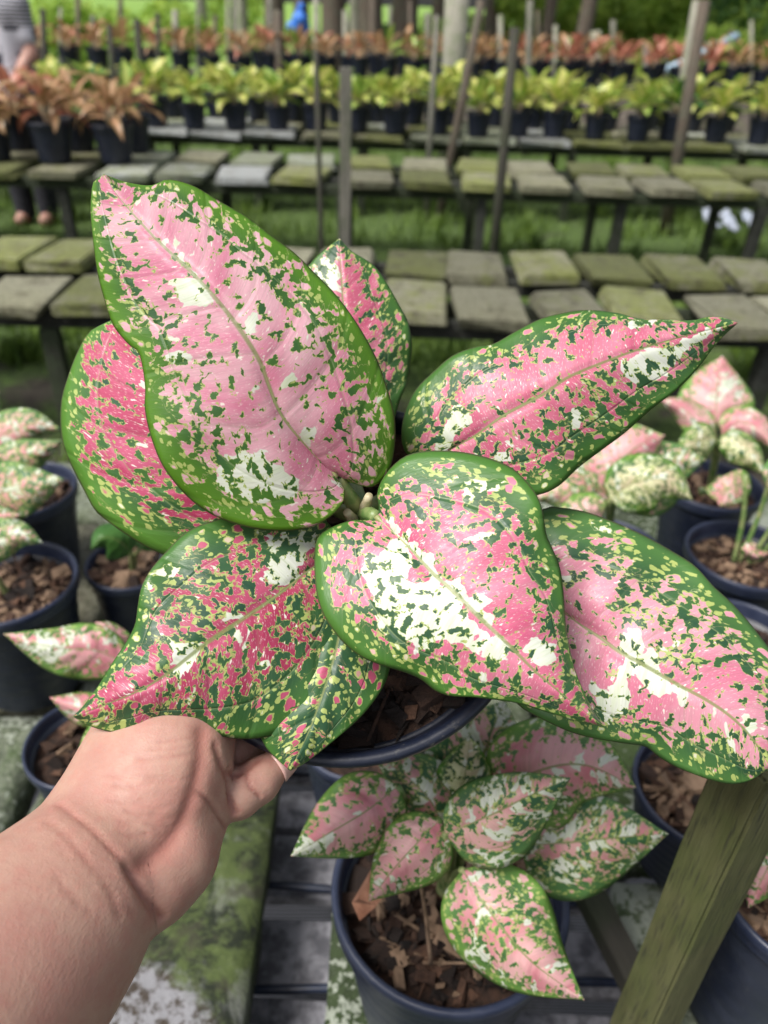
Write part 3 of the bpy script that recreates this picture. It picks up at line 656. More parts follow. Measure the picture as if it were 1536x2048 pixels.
# nearest bench: wide slabs laid front to back with gaps
b1 = empty('plant_bench', (0, .7, 0)); tag(b1, 'nearest bench of dark mossy slabs under the hand and the near pots', 'bench', 'slab benches')
def near_slab(x0, x1, y0, y1, m, rz=0.0, dz=0.0):
    bm = bmesh.new(); bmesh.ops.create_grid(bm, x_segments=14, y_segments=14, size=.5)
    r = bmesh.ops.extrude_face_region(bm, geom=list(bm.faces)); top = [v for v in r['geom'] if isinstance(v, bmesh.types.BMVert)]
    bmesh.ops.translate(bm, vec=(0, 0, 1), verts=top)
    for v in bm.verts:
        e = max(abs(v.co.x), abs(v.co.y)); h = v.co.z
        v.co.x *= (x1 - x0); v.co.y *= (y1 - y0); v.co.z = -.05 + .05 * h + (random.uniform(-.0015, .0015) if h > .5 else 0) - (.006 if (h > .5 and e > .49) else 0)
        if e > .49: v.co.x += random.uniform(-.002, .002); v.co.y += random.uniform(-.002, .002)
    bmesh.ops.recalc_face_normals(bm, faces=bm.faces)
    return put('paver', bm_mesh(bm, 'paver', M[m], True), b1, ((x0 + x1) / 2, (y0 + y1) / 2 - .7, BZ + dz), (0, 0, rz))
near_slab(-.43, -.125, .05, .66, 'paver_lichen', .01)
near_slab(-.78, -.455, .30, .74, 'paver_wet', .02)
near_slab(-.80, -.47, .77, 1.22, 'paver', -.01); near_slab(-.44, -.14, .69, 1.2, 'paver_wet', .0)
near_slab(-.80, -.44, 1.245, 1.45, 'paver_wet', .0); near_slab(-1.16, -.83, .5, 1.1, 'paver_wet', .02); near_slab(-1.16, -.84, 1.13, 1.45, 'paver', .0)
near_slab(-.045, .135, .05, .70, 'paver_wet', -.01); near_slab(-.07, .22, .73, 1.25, 'paver_wet', .01)
near_slab(.285, .60, -.02, .52, 'paver_wet', .015); near_slab(.27, .58, .55, 1.0, 'paver_wet', -.01); near_slab(.27, .60, 1.03, 1.4, 'paver_wet', .01)
near_slab(.63, .95, .35, .85, 'paver_wet', .0); near_slab(.63, .95, .88, 1.4, 'paver_wet', .01)
for y in (.12, .33, .84, 1.16, 1.36):
    rail(b1, -1.2, 1.0, y - .7, BZ - .11, .05, .10)
for x in (-1.1, -.45, .2, .9):
    for y in (.1, 1.3): leg(b1, x, y - .7)
M['slat'] = simple('slat_grey', (.09, .09, .105), (.27, .27, .30), 45, .6, .5, .003)
slm = [box_mesh('slat', .56, .066 + .012 * k, .018, M['slat'], .003, 2, .004) for k in range(3)]
for i, y in enumerate((.40, .483, .60, .685, .77)):
    put('slat', slm[i % 3], b1, (.06, y - .7, .468 + .004 * (i % 2)), (random.uniform(-.02, .02), 0, random.uniform(-.03, .03)))

# ------------------------------------------------------------------ wooden posts and stakes
def post(name, x, y, z0, z1, w, mat, label, lean=(0, 0), cat='post', group=None, rz=0.0, round_=False):
    h = z1 - z0
    if round_: me = tube(name, [(0, 0, 0), (lean[0] * h * .5, lean[1] * h * .5, h * .5), (lean[0] * h, lean[1] * h, h)], [w * .55, w * .5, w * .46], M[mat], 10)
    else:
        bm = bmesh.new(); bmesh.ops.create_cube(bm, size=1); bmesh.ops.scale(bm, vec=(w, w, h), verts=bm.verts); bmesh.ops.translate(bm, vec=(0, 0, h / 2), verts=bm.verts)
        bmesh.ops.subdivide_edges(bm, edges=[e for e in bm.edges if abs(e.verts[0].co.z - e.verts[1].co.z) > .01], cuts=8)
        for v in bm.verts:
            v.co.x += random.uniform(-.03, .03) * w + lean[0] * v.co.z; v.co.y += random.uniform(-.03, .03) * w + lean[1] * v.co.z
        bmesh.ops.bevel(bm, geom=[e for e in bm.edges if e.calc_face_angle(0) > 1], offset=w * .06, segments=2, affect='EDGES')
        me = bm_mesh(bm, name, M[mat])
    o = put(name, me, None, (x, y, z0), (0, 0, rz)); return tag(o, label, cat, group)
pc = U(1398, 1800, .575)
post('wooden_post', pc[0], pc[1], 0, 1.065, .038, 'wood_olive', 'olive-brown square wooden post standing closest to the camera beside the pots', rz=math.radians(24))
br = [U(1172, 1775, .80), U(1280, 1985, .76)]
bd = Vector(br[1]) - Vector(br[0]); bl = bd.length
bo = put('bench_brace', box_mesh('bench_brace', .028, .022, bl + .35, M['wood_dark'], .003), None, Vector(br[0]) + bd / 2, bd.to_track_quat('Z', 'Y').to_euler()); tag(bo, 'dark mossy diagonal batten between the nearest pot and the post', 'brace')
def far_post(name, xt, yt, xb, Y, w, mat, label, zb=0.0, round_=False, group='stakes and posts among the benches', cat='post'):
    """a post at depth Y through the photo column xb where it meets the bench, leaning so that its head comes out at (xt, yt)"""
    t = UY(xt, yt, Y); a = UY(xb, 420 if Y < 5 else 250, Y); z1 = t[2]
    lean = (t[0] - a[0]) / max(.2, t[2] - a[2]); x0 = t[0] - lean * z1
    return post(name, x0, Y, zb, z1, w, mat, label, (lean, 0), cat, group, .1, round_)
G_ = 'stakes and posts among the benches'
far_post('wooden_post', 692, 135, 690, 3.42, .044, 'wood_grey', 'thick grey flat-topped post right above the tip of the tall centre leaf')
far_post('stake', 632, 100, 641, 3.44, .024, 'wood_dark', 'thin dark stake just left of the thick grey post', round_=True, cat='stake')
far_post('stake', 1030, 55, 996, 4.25, .050, 'wood_dark', 'dark leaning stake over the right leaf, in front of the yellow-green plants', round_=True, cat='stake')
far_post('stake', 964, 0, 915, 6.3, .062, 'bark', 'brown leaning pole beside the pale concrete post', round_=True, cat='stake')
far_post('stake', 874, 30, 862, 6.35, .045, 'wood_grey', 'grey pole just left of the pale concrete post', round_=True, cat='stake')
far_post('stake', 1408, 0, 1366, 6.2, .085, 'bark', 'thick dark brown leaning pole at the right among yellow-green plants', round_=True, cat='stake')
far_post('stake', 1395, 0, 1352, 9.6, .11, 'bark_pale', 'pale leaning pole right behind the thick dark brown pole', round_=True, cat='stake')
far_post('stake', 84, 18, 93, 8.2, .055, 'wood_dark', 'dark stake nearest the person in the patterned shirt', round_=True, cat='stake')
far_post('stake', 218, 50, 234, 7.6, .05, 'wood_dark', 'short dark stake among the leftmost yellow-green plants', round_=True, cat='stake')
far_post('stake', 273, 38, 290, 7.0, .055, 'wood_dark', 'taller dark stake in front of the leftmost yellow-green plants', round_=True, cat='stake')
far_post('stake', 315, 25, 320, 9.9, .055, 'wood_dark', 'dark stake in front of the orange row, left of the blue bag', round_=True, cat='stake')
far_post('stake', 556, 20, 560, 10.1, .11, 'bark', 'broad brown pole just left of the blue bag', round_=True, cat='stake')
far_post('stake', 1060, 0, 1053, 9.8, .07, 'wood_grey', 'grey pole behind the leaning dark stake', round_=True, cat='stake')
far_post('stake', 1190, 62, 1189, 11.9, .15, 'bark_pale', 'pale stub behind the orange row', round_=True, cat='stake')
far_post('concrete_post', 917, -70, 903, 9.2, .26, 'bark_pale', 'wide pale concrete post rising out of the orange row', round_=True)
STK = ((455, -10), (467, -10), (155, -10), (632, -5), (780, 10), (820, 0), (1000, 30), (1290, 88), (1330, 85), (1413, 85), (540, -10), (745, -10), (120, 15), (185, 30), (240, -5), (350, 20), (395, 5), (430, 30), (690, 20), (855, 25), (1075, 20), (1110, 50), (1225, 40), (1460, 60), (1500, 40))
for i, (x, y0) in enumerate(STK):
    far_post('stake', x, y0, x + 2, 12.2 + (i % 3) * .5, .05 + .012 * (i % 4), ['bark_pale', 'wood_grey', 'bark'][i % 3], 'thin %s stake behind the orange row, %s from the left' % (['pale', 'grey', 'brown'][i % 3], ordinal(sorted(q[0] for q in STK).index(x))), round_=True, cat='stake')
# ------------------------------------------------------------------ near potted plants (out of focus)
def near_plant(label, rimpx, r, h, z=BZ + .003, seed=0, chips=90, mat='potg', rimm='rim', loc=None, csize=.015):
    c = UZ(rimpx[0], rimpx[1], z + h) if loc is None else np.array(loc)
    root = empty('potted_plant', (c[0], c[1], z), seed * 1.3); tag(root, label, 'plant', 'pink spotted plants standing on the near bench')
    zs = pot_parts(root, r, h, mat, rimm, seed, chips, csize)
    bpy.context.view_layer.update()
    return root, np.array([c[0], c[1], z + zs])
def world_child(o, root):
    o.parent = root; o.matrix_parent_inverse = (Matrix.Translation(root.location) @ Euler((0, 0, root.rotation_euler.z)).to_matrix().to_4x4()).inverted(); return o
def outline(mid, wl, wr, prof=None):
    """left and right margins from a midrib polyline (pixels) and half widths (pixels)"""
    m = crom(np.array(mid, float), 24); t = np.gradient(m, axis=0); t /= np.linalg.norm(t, axis=1)[:, None]; n = np.stack([t[:, 1], -t[:, 0]], 1)
    s = np.linspace(0, 1, 24); p = s ** .55 * (1 - s) ** 1.12; p /= p.max(); p[0] = p[-1] = 0
    return m, m + n * (p * wl)[:, None], m - n * (p * wr)[:, None]
def soft_leaf(root, mat, mid, wl, wr, dm, dl=.012, dr=.012, seed=1, blobs=(), stem_from=None):
    kw = 1.34 if root is r1 else 1.34 if root['label'][:5] in ('broad', 'spott', 'plant') else 1.12
    m, l, r = outline(mid, wl * kw, wr * kw)
    o, pts = traced_leaf(None, M[mat], (0, 0, 1), m, l, r, dm, [0, dl * 1.6, dl * 1.9, 0], [0, dr * 1.6, dr * 1.9, 0], seed, blobs, nv=34, nh=8, quilt=.0030, wave=.004, nveins=6, rib=.0016)
    world_child(o, root)
    if stem_from is not None:
        b = pts[0, pts.shape[1] // 2]; a = stem_from
        P = crom(np.array([a, a * .5 + b * .5 + np.array([0, 0, .012]), b]), 10)
        world_child(put('petiole', tube('petiole', P, np.linspace(.0045, .0025, 10), M['petiole'], 8)), root)
    return o

# bottom centre pot
r1, s1 = near_plant('spotted pink plant in the grey pot at the bottom, below the held plant', (900, 1772), .1035, .20, seed=3, chips=420)
s1 = s1 + np.array([.0, .01, 0])
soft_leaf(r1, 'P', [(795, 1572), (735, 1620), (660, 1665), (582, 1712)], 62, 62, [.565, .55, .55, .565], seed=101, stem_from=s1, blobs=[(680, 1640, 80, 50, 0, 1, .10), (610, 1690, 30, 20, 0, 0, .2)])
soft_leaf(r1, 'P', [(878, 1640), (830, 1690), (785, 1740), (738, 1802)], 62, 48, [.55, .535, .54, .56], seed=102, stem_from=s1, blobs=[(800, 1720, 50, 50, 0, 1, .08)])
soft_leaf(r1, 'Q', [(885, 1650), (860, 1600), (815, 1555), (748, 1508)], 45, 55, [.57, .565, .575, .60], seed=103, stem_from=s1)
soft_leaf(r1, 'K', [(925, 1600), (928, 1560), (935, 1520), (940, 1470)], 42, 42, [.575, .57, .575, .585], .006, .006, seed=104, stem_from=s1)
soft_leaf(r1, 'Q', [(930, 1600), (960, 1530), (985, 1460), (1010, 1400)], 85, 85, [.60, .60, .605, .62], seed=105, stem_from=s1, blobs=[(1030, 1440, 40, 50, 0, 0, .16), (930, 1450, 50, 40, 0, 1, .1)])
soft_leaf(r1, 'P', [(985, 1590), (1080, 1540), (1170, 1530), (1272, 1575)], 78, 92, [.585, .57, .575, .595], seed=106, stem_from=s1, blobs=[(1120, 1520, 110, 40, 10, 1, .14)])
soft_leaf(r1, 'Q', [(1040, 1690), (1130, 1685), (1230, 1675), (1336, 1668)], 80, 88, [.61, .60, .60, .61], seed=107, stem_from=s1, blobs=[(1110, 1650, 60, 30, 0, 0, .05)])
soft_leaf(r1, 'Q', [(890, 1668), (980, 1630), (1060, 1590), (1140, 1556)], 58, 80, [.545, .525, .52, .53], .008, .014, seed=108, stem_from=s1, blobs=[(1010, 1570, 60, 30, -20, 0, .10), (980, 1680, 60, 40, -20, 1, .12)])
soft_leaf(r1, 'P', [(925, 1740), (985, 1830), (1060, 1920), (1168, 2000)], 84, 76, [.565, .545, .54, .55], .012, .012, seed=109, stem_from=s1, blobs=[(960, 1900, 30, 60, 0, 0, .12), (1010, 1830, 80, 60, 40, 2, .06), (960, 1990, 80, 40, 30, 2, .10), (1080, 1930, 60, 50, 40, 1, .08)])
lump = put('terracotta_lump', mulch_mesh('terracotta_lump', .001, 1, .055, M['brick'], 4)); q_ = U(715, 1800, .645); lump.location = q_; lump.scale = (.42, .62, 1.3); lump.rotation_euler = (.5, .4, .9); world_child(lump, r1); lump.data.materials[0] = M['brick']
st = put('dry_stalk', tube('dry_stalk', crom(np.array([U(835, 1730, .60), U(850, 1820, .615), U(862, 1930, .635)]), 10), .0018, M['husk2'], 6)); world_child(st, r1)
world_child(put('stem', tube('stem', [s1 - [0, 0, .03], s1 + [0, 0, .05]], [.012, .009], M['petiole'], 10)), r1)

# right-hand pots beside the post
r2, s2 = near_plant('slate pot of husk half hidden behind the olive wooden post', (1420, 1572), .082, .13, seed=5, chips=420)
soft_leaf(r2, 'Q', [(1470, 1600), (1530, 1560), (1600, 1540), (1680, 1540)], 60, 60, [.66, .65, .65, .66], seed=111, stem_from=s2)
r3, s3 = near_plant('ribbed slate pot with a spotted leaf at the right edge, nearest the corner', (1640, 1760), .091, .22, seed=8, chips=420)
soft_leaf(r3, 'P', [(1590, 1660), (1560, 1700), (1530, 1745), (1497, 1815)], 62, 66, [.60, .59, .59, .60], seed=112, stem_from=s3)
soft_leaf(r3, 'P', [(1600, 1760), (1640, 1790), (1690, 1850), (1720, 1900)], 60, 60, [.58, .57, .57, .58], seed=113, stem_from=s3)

# right middle
r4, s4 = near_plant('spotted plant whose pot shows between the two right leaves of the held plant', (1215, 1095), .083, .17, seed=11, chips=180, mat='pot')
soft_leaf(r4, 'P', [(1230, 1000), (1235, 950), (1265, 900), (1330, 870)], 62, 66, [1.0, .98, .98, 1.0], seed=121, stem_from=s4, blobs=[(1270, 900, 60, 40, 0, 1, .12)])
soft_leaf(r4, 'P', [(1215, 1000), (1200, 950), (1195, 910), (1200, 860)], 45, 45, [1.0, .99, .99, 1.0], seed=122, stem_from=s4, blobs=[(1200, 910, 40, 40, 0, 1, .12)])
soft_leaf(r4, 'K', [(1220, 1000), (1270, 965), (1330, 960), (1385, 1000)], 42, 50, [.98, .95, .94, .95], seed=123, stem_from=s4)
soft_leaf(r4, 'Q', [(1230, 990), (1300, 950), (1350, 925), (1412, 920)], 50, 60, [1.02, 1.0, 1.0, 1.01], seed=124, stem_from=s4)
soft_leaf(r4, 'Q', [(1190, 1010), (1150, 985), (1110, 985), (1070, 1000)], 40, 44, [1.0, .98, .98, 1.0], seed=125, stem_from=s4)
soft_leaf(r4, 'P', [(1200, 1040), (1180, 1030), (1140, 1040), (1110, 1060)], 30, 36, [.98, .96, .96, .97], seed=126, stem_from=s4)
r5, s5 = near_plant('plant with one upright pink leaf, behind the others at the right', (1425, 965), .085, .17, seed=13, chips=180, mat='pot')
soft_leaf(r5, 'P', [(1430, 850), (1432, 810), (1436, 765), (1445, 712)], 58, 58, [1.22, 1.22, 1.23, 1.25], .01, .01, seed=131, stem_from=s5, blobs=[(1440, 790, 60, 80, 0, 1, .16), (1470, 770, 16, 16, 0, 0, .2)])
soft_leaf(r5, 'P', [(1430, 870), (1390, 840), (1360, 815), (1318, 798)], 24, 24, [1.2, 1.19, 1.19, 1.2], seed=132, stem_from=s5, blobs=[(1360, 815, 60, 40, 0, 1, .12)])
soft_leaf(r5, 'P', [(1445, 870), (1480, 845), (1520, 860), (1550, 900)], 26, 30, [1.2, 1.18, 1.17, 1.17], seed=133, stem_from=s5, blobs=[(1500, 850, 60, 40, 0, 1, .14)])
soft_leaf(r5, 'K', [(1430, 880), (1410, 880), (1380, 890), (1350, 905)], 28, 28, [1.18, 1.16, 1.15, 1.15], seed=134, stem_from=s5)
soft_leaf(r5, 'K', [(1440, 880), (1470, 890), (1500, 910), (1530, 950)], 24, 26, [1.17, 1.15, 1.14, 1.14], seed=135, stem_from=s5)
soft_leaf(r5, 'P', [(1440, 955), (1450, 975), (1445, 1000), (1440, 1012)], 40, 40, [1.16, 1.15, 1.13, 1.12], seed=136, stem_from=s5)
r6, s6 = near_plant('dark pot of brown husk with thin green stems at the right edge', (1495, 1105), .088, .175, seed=17, chips=300, mat='pot', csize=.010)
for i in range(4):
    a = s6 + [.01 * i - .015, .005 * (i % 2), 0]; b = a + np.array([.03 + .03 * (i - 1.5), .02, .15]); world_child(put('stem', tube('stem', crom(np.array([a, (a + b) / 2 + [.004, 0, .01], b]), 8), .0035, M['petiole'], 8)), r6)
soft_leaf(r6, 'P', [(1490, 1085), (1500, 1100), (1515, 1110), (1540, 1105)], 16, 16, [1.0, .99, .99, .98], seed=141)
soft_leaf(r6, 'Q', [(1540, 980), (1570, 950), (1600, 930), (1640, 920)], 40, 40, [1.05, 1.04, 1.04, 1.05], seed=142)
near_plant('dark pot under the rightmost leaf of the held plant, right of the post', (1480, 1280), .085, .17, seed=32, chips=80, mat='pot')

# left side
r7, s7 = near_plant('broad-leaved spotted plant at the left edge, farthest of the left pots', (40, 975), .088, .17, seed=19, chips=150, mat='pot')
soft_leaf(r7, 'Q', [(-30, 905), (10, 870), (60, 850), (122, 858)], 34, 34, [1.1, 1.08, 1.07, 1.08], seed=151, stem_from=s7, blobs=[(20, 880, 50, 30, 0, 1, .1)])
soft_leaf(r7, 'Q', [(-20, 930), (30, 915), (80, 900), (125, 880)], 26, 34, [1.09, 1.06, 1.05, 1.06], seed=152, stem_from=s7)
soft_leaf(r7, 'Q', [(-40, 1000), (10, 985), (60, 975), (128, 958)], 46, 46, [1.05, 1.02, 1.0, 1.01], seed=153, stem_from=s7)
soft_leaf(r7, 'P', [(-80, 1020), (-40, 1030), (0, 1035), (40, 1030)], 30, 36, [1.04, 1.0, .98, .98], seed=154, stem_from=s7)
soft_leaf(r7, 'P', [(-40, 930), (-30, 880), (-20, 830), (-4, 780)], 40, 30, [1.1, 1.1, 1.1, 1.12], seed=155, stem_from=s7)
r8, s8 = near_plant('slate-rimmed pot of husk at the left edge, with a dark green leaf over it', (10, 1160), .092, .19, seed=23, chips=260, mat='pot')
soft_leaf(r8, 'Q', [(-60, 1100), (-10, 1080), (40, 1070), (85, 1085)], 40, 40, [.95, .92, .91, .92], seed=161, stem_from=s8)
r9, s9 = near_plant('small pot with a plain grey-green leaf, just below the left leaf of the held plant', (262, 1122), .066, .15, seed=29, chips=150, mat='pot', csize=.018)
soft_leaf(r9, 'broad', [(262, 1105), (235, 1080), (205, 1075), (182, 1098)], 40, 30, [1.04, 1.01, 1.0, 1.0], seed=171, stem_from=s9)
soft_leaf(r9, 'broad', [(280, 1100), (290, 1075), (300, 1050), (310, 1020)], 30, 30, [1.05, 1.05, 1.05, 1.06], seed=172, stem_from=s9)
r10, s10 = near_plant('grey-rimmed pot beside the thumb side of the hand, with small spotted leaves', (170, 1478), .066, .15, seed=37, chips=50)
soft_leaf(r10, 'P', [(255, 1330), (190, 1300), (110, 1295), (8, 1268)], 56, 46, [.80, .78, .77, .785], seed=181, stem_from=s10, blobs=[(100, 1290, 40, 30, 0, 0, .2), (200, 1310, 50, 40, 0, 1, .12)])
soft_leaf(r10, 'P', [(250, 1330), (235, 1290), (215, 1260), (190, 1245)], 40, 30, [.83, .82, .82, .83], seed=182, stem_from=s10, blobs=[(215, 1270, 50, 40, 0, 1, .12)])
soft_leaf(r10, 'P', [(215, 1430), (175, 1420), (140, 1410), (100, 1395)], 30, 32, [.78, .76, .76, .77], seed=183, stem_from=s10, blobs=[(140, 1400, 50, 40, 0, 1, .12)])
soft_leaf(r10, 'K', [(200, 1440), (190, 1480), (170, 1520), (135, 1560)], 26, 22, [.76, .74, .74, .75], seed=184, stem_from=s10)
r11, s11 = near_plant('pot behind the grey bottom pot, only its rim shows under the held pot', (735, 1570), .07, .15, seed=41, chips=30, loc=(-.02, .60))

# ------------------------------------------------------------------ rows of plants far behind
def bank(kind, mats, L, W, droop, fold):
    out = []
    for k in range(5):
        a = leaf_grid(L * random.uniform(.85, 1.15), W * random.uniform(.85, 1.15), droop * random.uniform(.7, 1.3), fold, nv=10, nu=5, wave=.05)
        out.append(leaf_from_grid('leaf_' + kind, a, M[mats[k % len(mats)]], k * 3 + 1))
    return out
BK = {'yellow': bank('yellow', ['yellow', 'yellow', 'yellow2'], .215, .125, .7, .3), 'lime': bank('lime', ['yellow2', 'broad'], .22, .13, .7, .3),
      'orange': bank('orange', ['orange', 'orange', 'red'], .235, .075, 1.0, .35), 'red': bank('red', ['red', 'red', 'orange'], .26, .085, .8, .3), 'tan': bank('tan', ['orange', 'orange', 'yellow2'], .25, .08, .8, .3)}
_stalk = tube('stalk', [(0, 0, 0), (0, .01, .05), (0, .03, .11)], [.006, .005, .004], M['pstem'], 6)
far_pot = pot_meshes('far', .115, .20, M['pot'], M['pot'], 24, 0); far_soil = soil_mesh('soil', .10, 9)
def far_plant(loc, kind, label, group, nleaf=11, s=1.0, stalks=True, tilt=(.15, 1.15)):
    root = empty('potted_plant', loc, random.uniform(0, 6.28)); root.scale = (s, s, s); tag(root, label, 'plant', group)
    p = put('pot', far_pot[0], root); put('rim', far_pot[1], p); put('soil', far_soil, root, (0, 0, .172))
    for i in range(nleaf):
        a = i * 2.4 + random.uniform(-.3, .3); q = i / nleaf; e = tilt[0] + (tilt[1] - tilt[0]) * (1 - q) + random.uniform(-.12, .12)   # outer leaves lean out
        h = .05 + .10 * q
        o = put('leaf', random.choice(BK[kind]), root, (-.028 * math.sin(a), .028 * math.cos(a), .172 + h))
        o.rotation_euler = (math.pi / 2 - e, random.uniform(-.3, .3), a); o.scale = [random.uniform(.75, 1.1)] * 3
        if stalks and i % 2 == 0: put('stalk', _stalk, root, (-.01 * math.sin(a), .01 * math.cos(a), .165), (0, 0, a))
    return root
def row(xs, y, z, kinds, label, group, s=1.0, nleaf=11, dy=.05, tilt=(.15, 1.15)):
    for i, x in enumerate(xs):
        k = kinds(i, x) if callable(kinds) else kinds
        far_plant((x + random.uniform(-.03, .03), y + random.uniform(-dy, dy), z), k, label % ordinal(i), group, nleaf, s * random.uniform(.92, 1.08), True, tilt)
ykind = lambda i, x: 'lime' if random.random() < .10 else 'yellow'
row([-2.62, -2.30] + list(np.arange(-1.86, 3.9, .31)), 6.62, BZ + .003, ykind, 'yellow-green potted plant, %s from the left in the front yellow-green row', 'front row of yellow-green plants', .9, 15, .07, (.1, 1.4))
row(list(np.arange(-3.8, 4.2, .33)), 7.22, BZ + .003, ykind, 'yellow-green potted plant, %s from the left in the back yellow-green row', 'back row of yellow-green plants', .9, 13, .09, (.1, 1.35))
okind = lambda i, x: 'red' if (1.2 < x < 3.6 or x < -4.2) and random.random() < .75 else random.choice(['orange', 'tan', 'orange'])
row(list(np.arange(-5.4, 5.7, .33)), 10.1, .725, okind, 'orange potted plant, %s from the left in the front row of the far bench', 'front row of orange plants on the far bench', 1.0, 11, .08)
row(list(np.arange(-5.7, 6.0, .34)), 10.75, .725, okind, 'orange potted plant, %s from the left in the back row of the far bench', 'back row of orange plants on the far bench', 1.0, 10, .1)
for i, (px_, y, lb, k) in enumerate(((228, 5.02, 'orange-leaved plant on the empty slab bench, rightmost and front of its cluster', 'orange'), (105, 4.98, 'orange-leaved plant second from the right in the front cluster at the left', 'orange'),
        (-15, 4.98, 'orange-leaved plant cut by the left edge at the front of its cluster', 'tan'), (158, 5.4, 'orange-leaved plant behind the gap between the two front right ones of the cluster', 'orange'),
        (40, 5.4, 'orange-leaved plant at the back of the left cluster, in front of the patterned shirt', 'red'), (268, 5.42, 'orange-leaved plant peeking out behind the rightmost of the left cluster', 'tan'), (-70, 5.35, 'orange-leaved plant at the back of the left cluster, mostly outside the frame', 'tan'))):
    x = UY(px_, 285, y)[0]
    far_plant((x, y, BZ + .003), k, lb, 'cluster of orange-leaved plants at the left', 16, 1.06 + .05 * math.sin(i * 2), True, (.3, 1.45))
# ------------------------------------------------------------------ people
def skin_mat():
    t = NT('skin'); p = t.pos()
    n = t.noise(p, 38, 4, .6); m = t.noise(p, 140, 4, .6); f = t.noise(p, 900, 3, .6)
    c = t.mix(t.ss(n, .32, .68), (.44, .265, .205), (.395, .21, .168)); c = t.mix(t.ss(m, .42, .70, 0, .5), c, (.41, .185, .15)); c = t.mix(t.ss(f, .6, .75, 0, .2), c, (.42, .21, .15))
    at = t.n('ShaderNodeAttribute', attribute_name='flush'); c = t.mix(t.m('MULTIPLY', at.outputs['Fac'], .8), c, (.36, .145, .115))
    t.base(c); t.rough(t.ss(m, .3, .7, .48, .62)); t.b.inputs['Subsurface Weight'].default_value = .25; t.b.inputs['Subsurface Radius'].default_value = (.006, .002, .001); t.b.inputs['Subsurface Scale'].default_value = 1
    w = t.noise(t.vscale(p, (260, 260, 700)), 1, 3, .6); t.bump(t.m('ADD', t.m('MULTIPLY', f, .8), w), .27, .0009); return t.mat
M['skin'] = skin_mat()
M['nail'] = simple('nail', (.62, .36, .32), (.66, .42, .37), 80, .3, 0)
def sdf_mesh(name, prims, mat, voxel, creases=(), post=None, k=.010):
    """one continuous surface from tapered limbs blended together: prims are (p, r, q, s[, blend])"""
    bm = bmesh.new()
    for pr in prims:
        p, r, q, s = pr[:4]
        for t in np.linspace(0, 1, max(2, int(np.linalg.norm(np.array(q) - p) / (.35 * min(r, s))) + 1)):
            c = np.array(p) * (1 - t) + np.array(q) * t
            bmesh.ops.create_icosphere(bm, subdivisions=2, radius=(r * (1 - t) + s * t) * 1.03, matrix=Matrix.Translation(c))
    me0 = bpy.data.meshes.new('tmp'); bm.to_mesh(me0); bm.free(); o = bpy.data.objects.new('tmp', me0); COL.objects.link(o)
    md = o.modifiers.new('r', 'REMESH'); md.mode = 'VOXEL'; md.voxel_size = voxel
    dg = bpy.context.evaluated_depsgraph_get(); ev = o.evaluated_get(dg); me = bpy.data.meshes.new_from_object(ev)
    bpy.data.objects.remove(o); bpy.data.meshes.remove(me0)
    n = len(me.vertices); V = np.zeros(n * 3); me.vertices.foreach_get('co', V); V = V.reshape(-1, 3)
    A = [(np.array(a[0], float), a[1], np.array(a[2], float), a[3], a[4] if len(a) > 4 else k) for a in prims]
    def sdf(X):
        D = None
        for p, r, q, s, kk in A:
            ba = q - p; h = np.clip(((X - p) @ ba) / max(ba @ ba, 1e-9), 0, 1); d = np.linalg.norm(X - p - h[:, None] * ba, axis=1) - (r * (1 - h) + s * h)
            if D is None: D = d
            else:
                hh = np.clip(.5 + .5 * (D - d) / kk, 0, 1); D = D * (1 - hh) + d * hh - kk * hh * (1 - hh)
        return D
    def grad(X, e=.0006): return np.stack([(sdf(X + e * d) - sdf(X - e * d)) / (2 * e) for d in np.eye(3)], 1)
    for _ in range(7):
        g = grad(V); g /= np.linalg.norm(g, axis=1)[:, None] + 1e-9; V = V - g * (sdf(V) * .8)[:, None]
    g = grad(V); g /= np.linalg.norm(g, axis=1)[:, None] + 1e-9
    flush = np.zeros(n)
    for P, wd, dp in creases:
        P2 = crom(np.array(P, float), 16); R = np.array([ray(x, y) for x, y in P2]); R /= np.linalg.norm(R, axis=1)[:, None]; T = np.full(len(P2), .2)
        for _ in range(40): T = T + np.clip(sdf(EYE + R * T[:, None]), -.02, .02)
        P = EYE + R * np.minimum(T, .6)[:, None]; dmin = np.full(n, 9.0)
        for a, b in zip(P[:-1], P[1:]):
            ba = b - a; h = np.clip(((V - a) @ ba) / (ba @ ba), 0, 1); dmin = np.minimum(dmin, np.linalg.norm(V - a - h[:, None] * ba, axis=1))
        V = V - g * (dp * np.exp(-(dmin / wd) ** 2) - dp * .08 * np.exp(-((dmin - wd * 2.4) / (wd * 1.3)) ** 2))[:, None]
        flush = np.maximum(flush, np.exp(-(dmin / (wd * 1.1)) ** 2) * min(1, dp / .0012))
    me.vertices.foreach_set('co', V.ravel()); me.materials.clear(); me.materials.append(mat)
    me.polygons.foreach_set('use_smooth', [True] * len(me.polygons))
    at = me.attributes.new('flush', 'FLOAT', 'POINT'); at.data.foreach_set('value', flush.astype(np.float32)); me.name = name; me.update()
    return me, sdf
def C(*a):
    out = []
    for (x0, y0, d0, r0), (x1, y1, d1, r1) in zip(a[:-1], a[1:]): out.append((U(x0, y0, d0), r0, U(x1, y1, d1), r1))
    return out
def kb(l, k): return [(*x, k) for x in l]
prims = []
prims += kb(C((214, 1764, .362, .0205), (66, 1948, .330, .0285), (-95, 2145, .295, .035), (-330, 2420, .25, .042)), .030)      # forearm, little-finger side
prims += kb(C((192, 1688, .370, .0225), (103, 1816, .340, .0285), (-90, 1990, .305, .036), (-340, 2260, .26, .042)), .030)       # forearm, thumb side
prims += kb(C((200, 1722, .366, .024), (60, 1880, .337, .030)), .030)
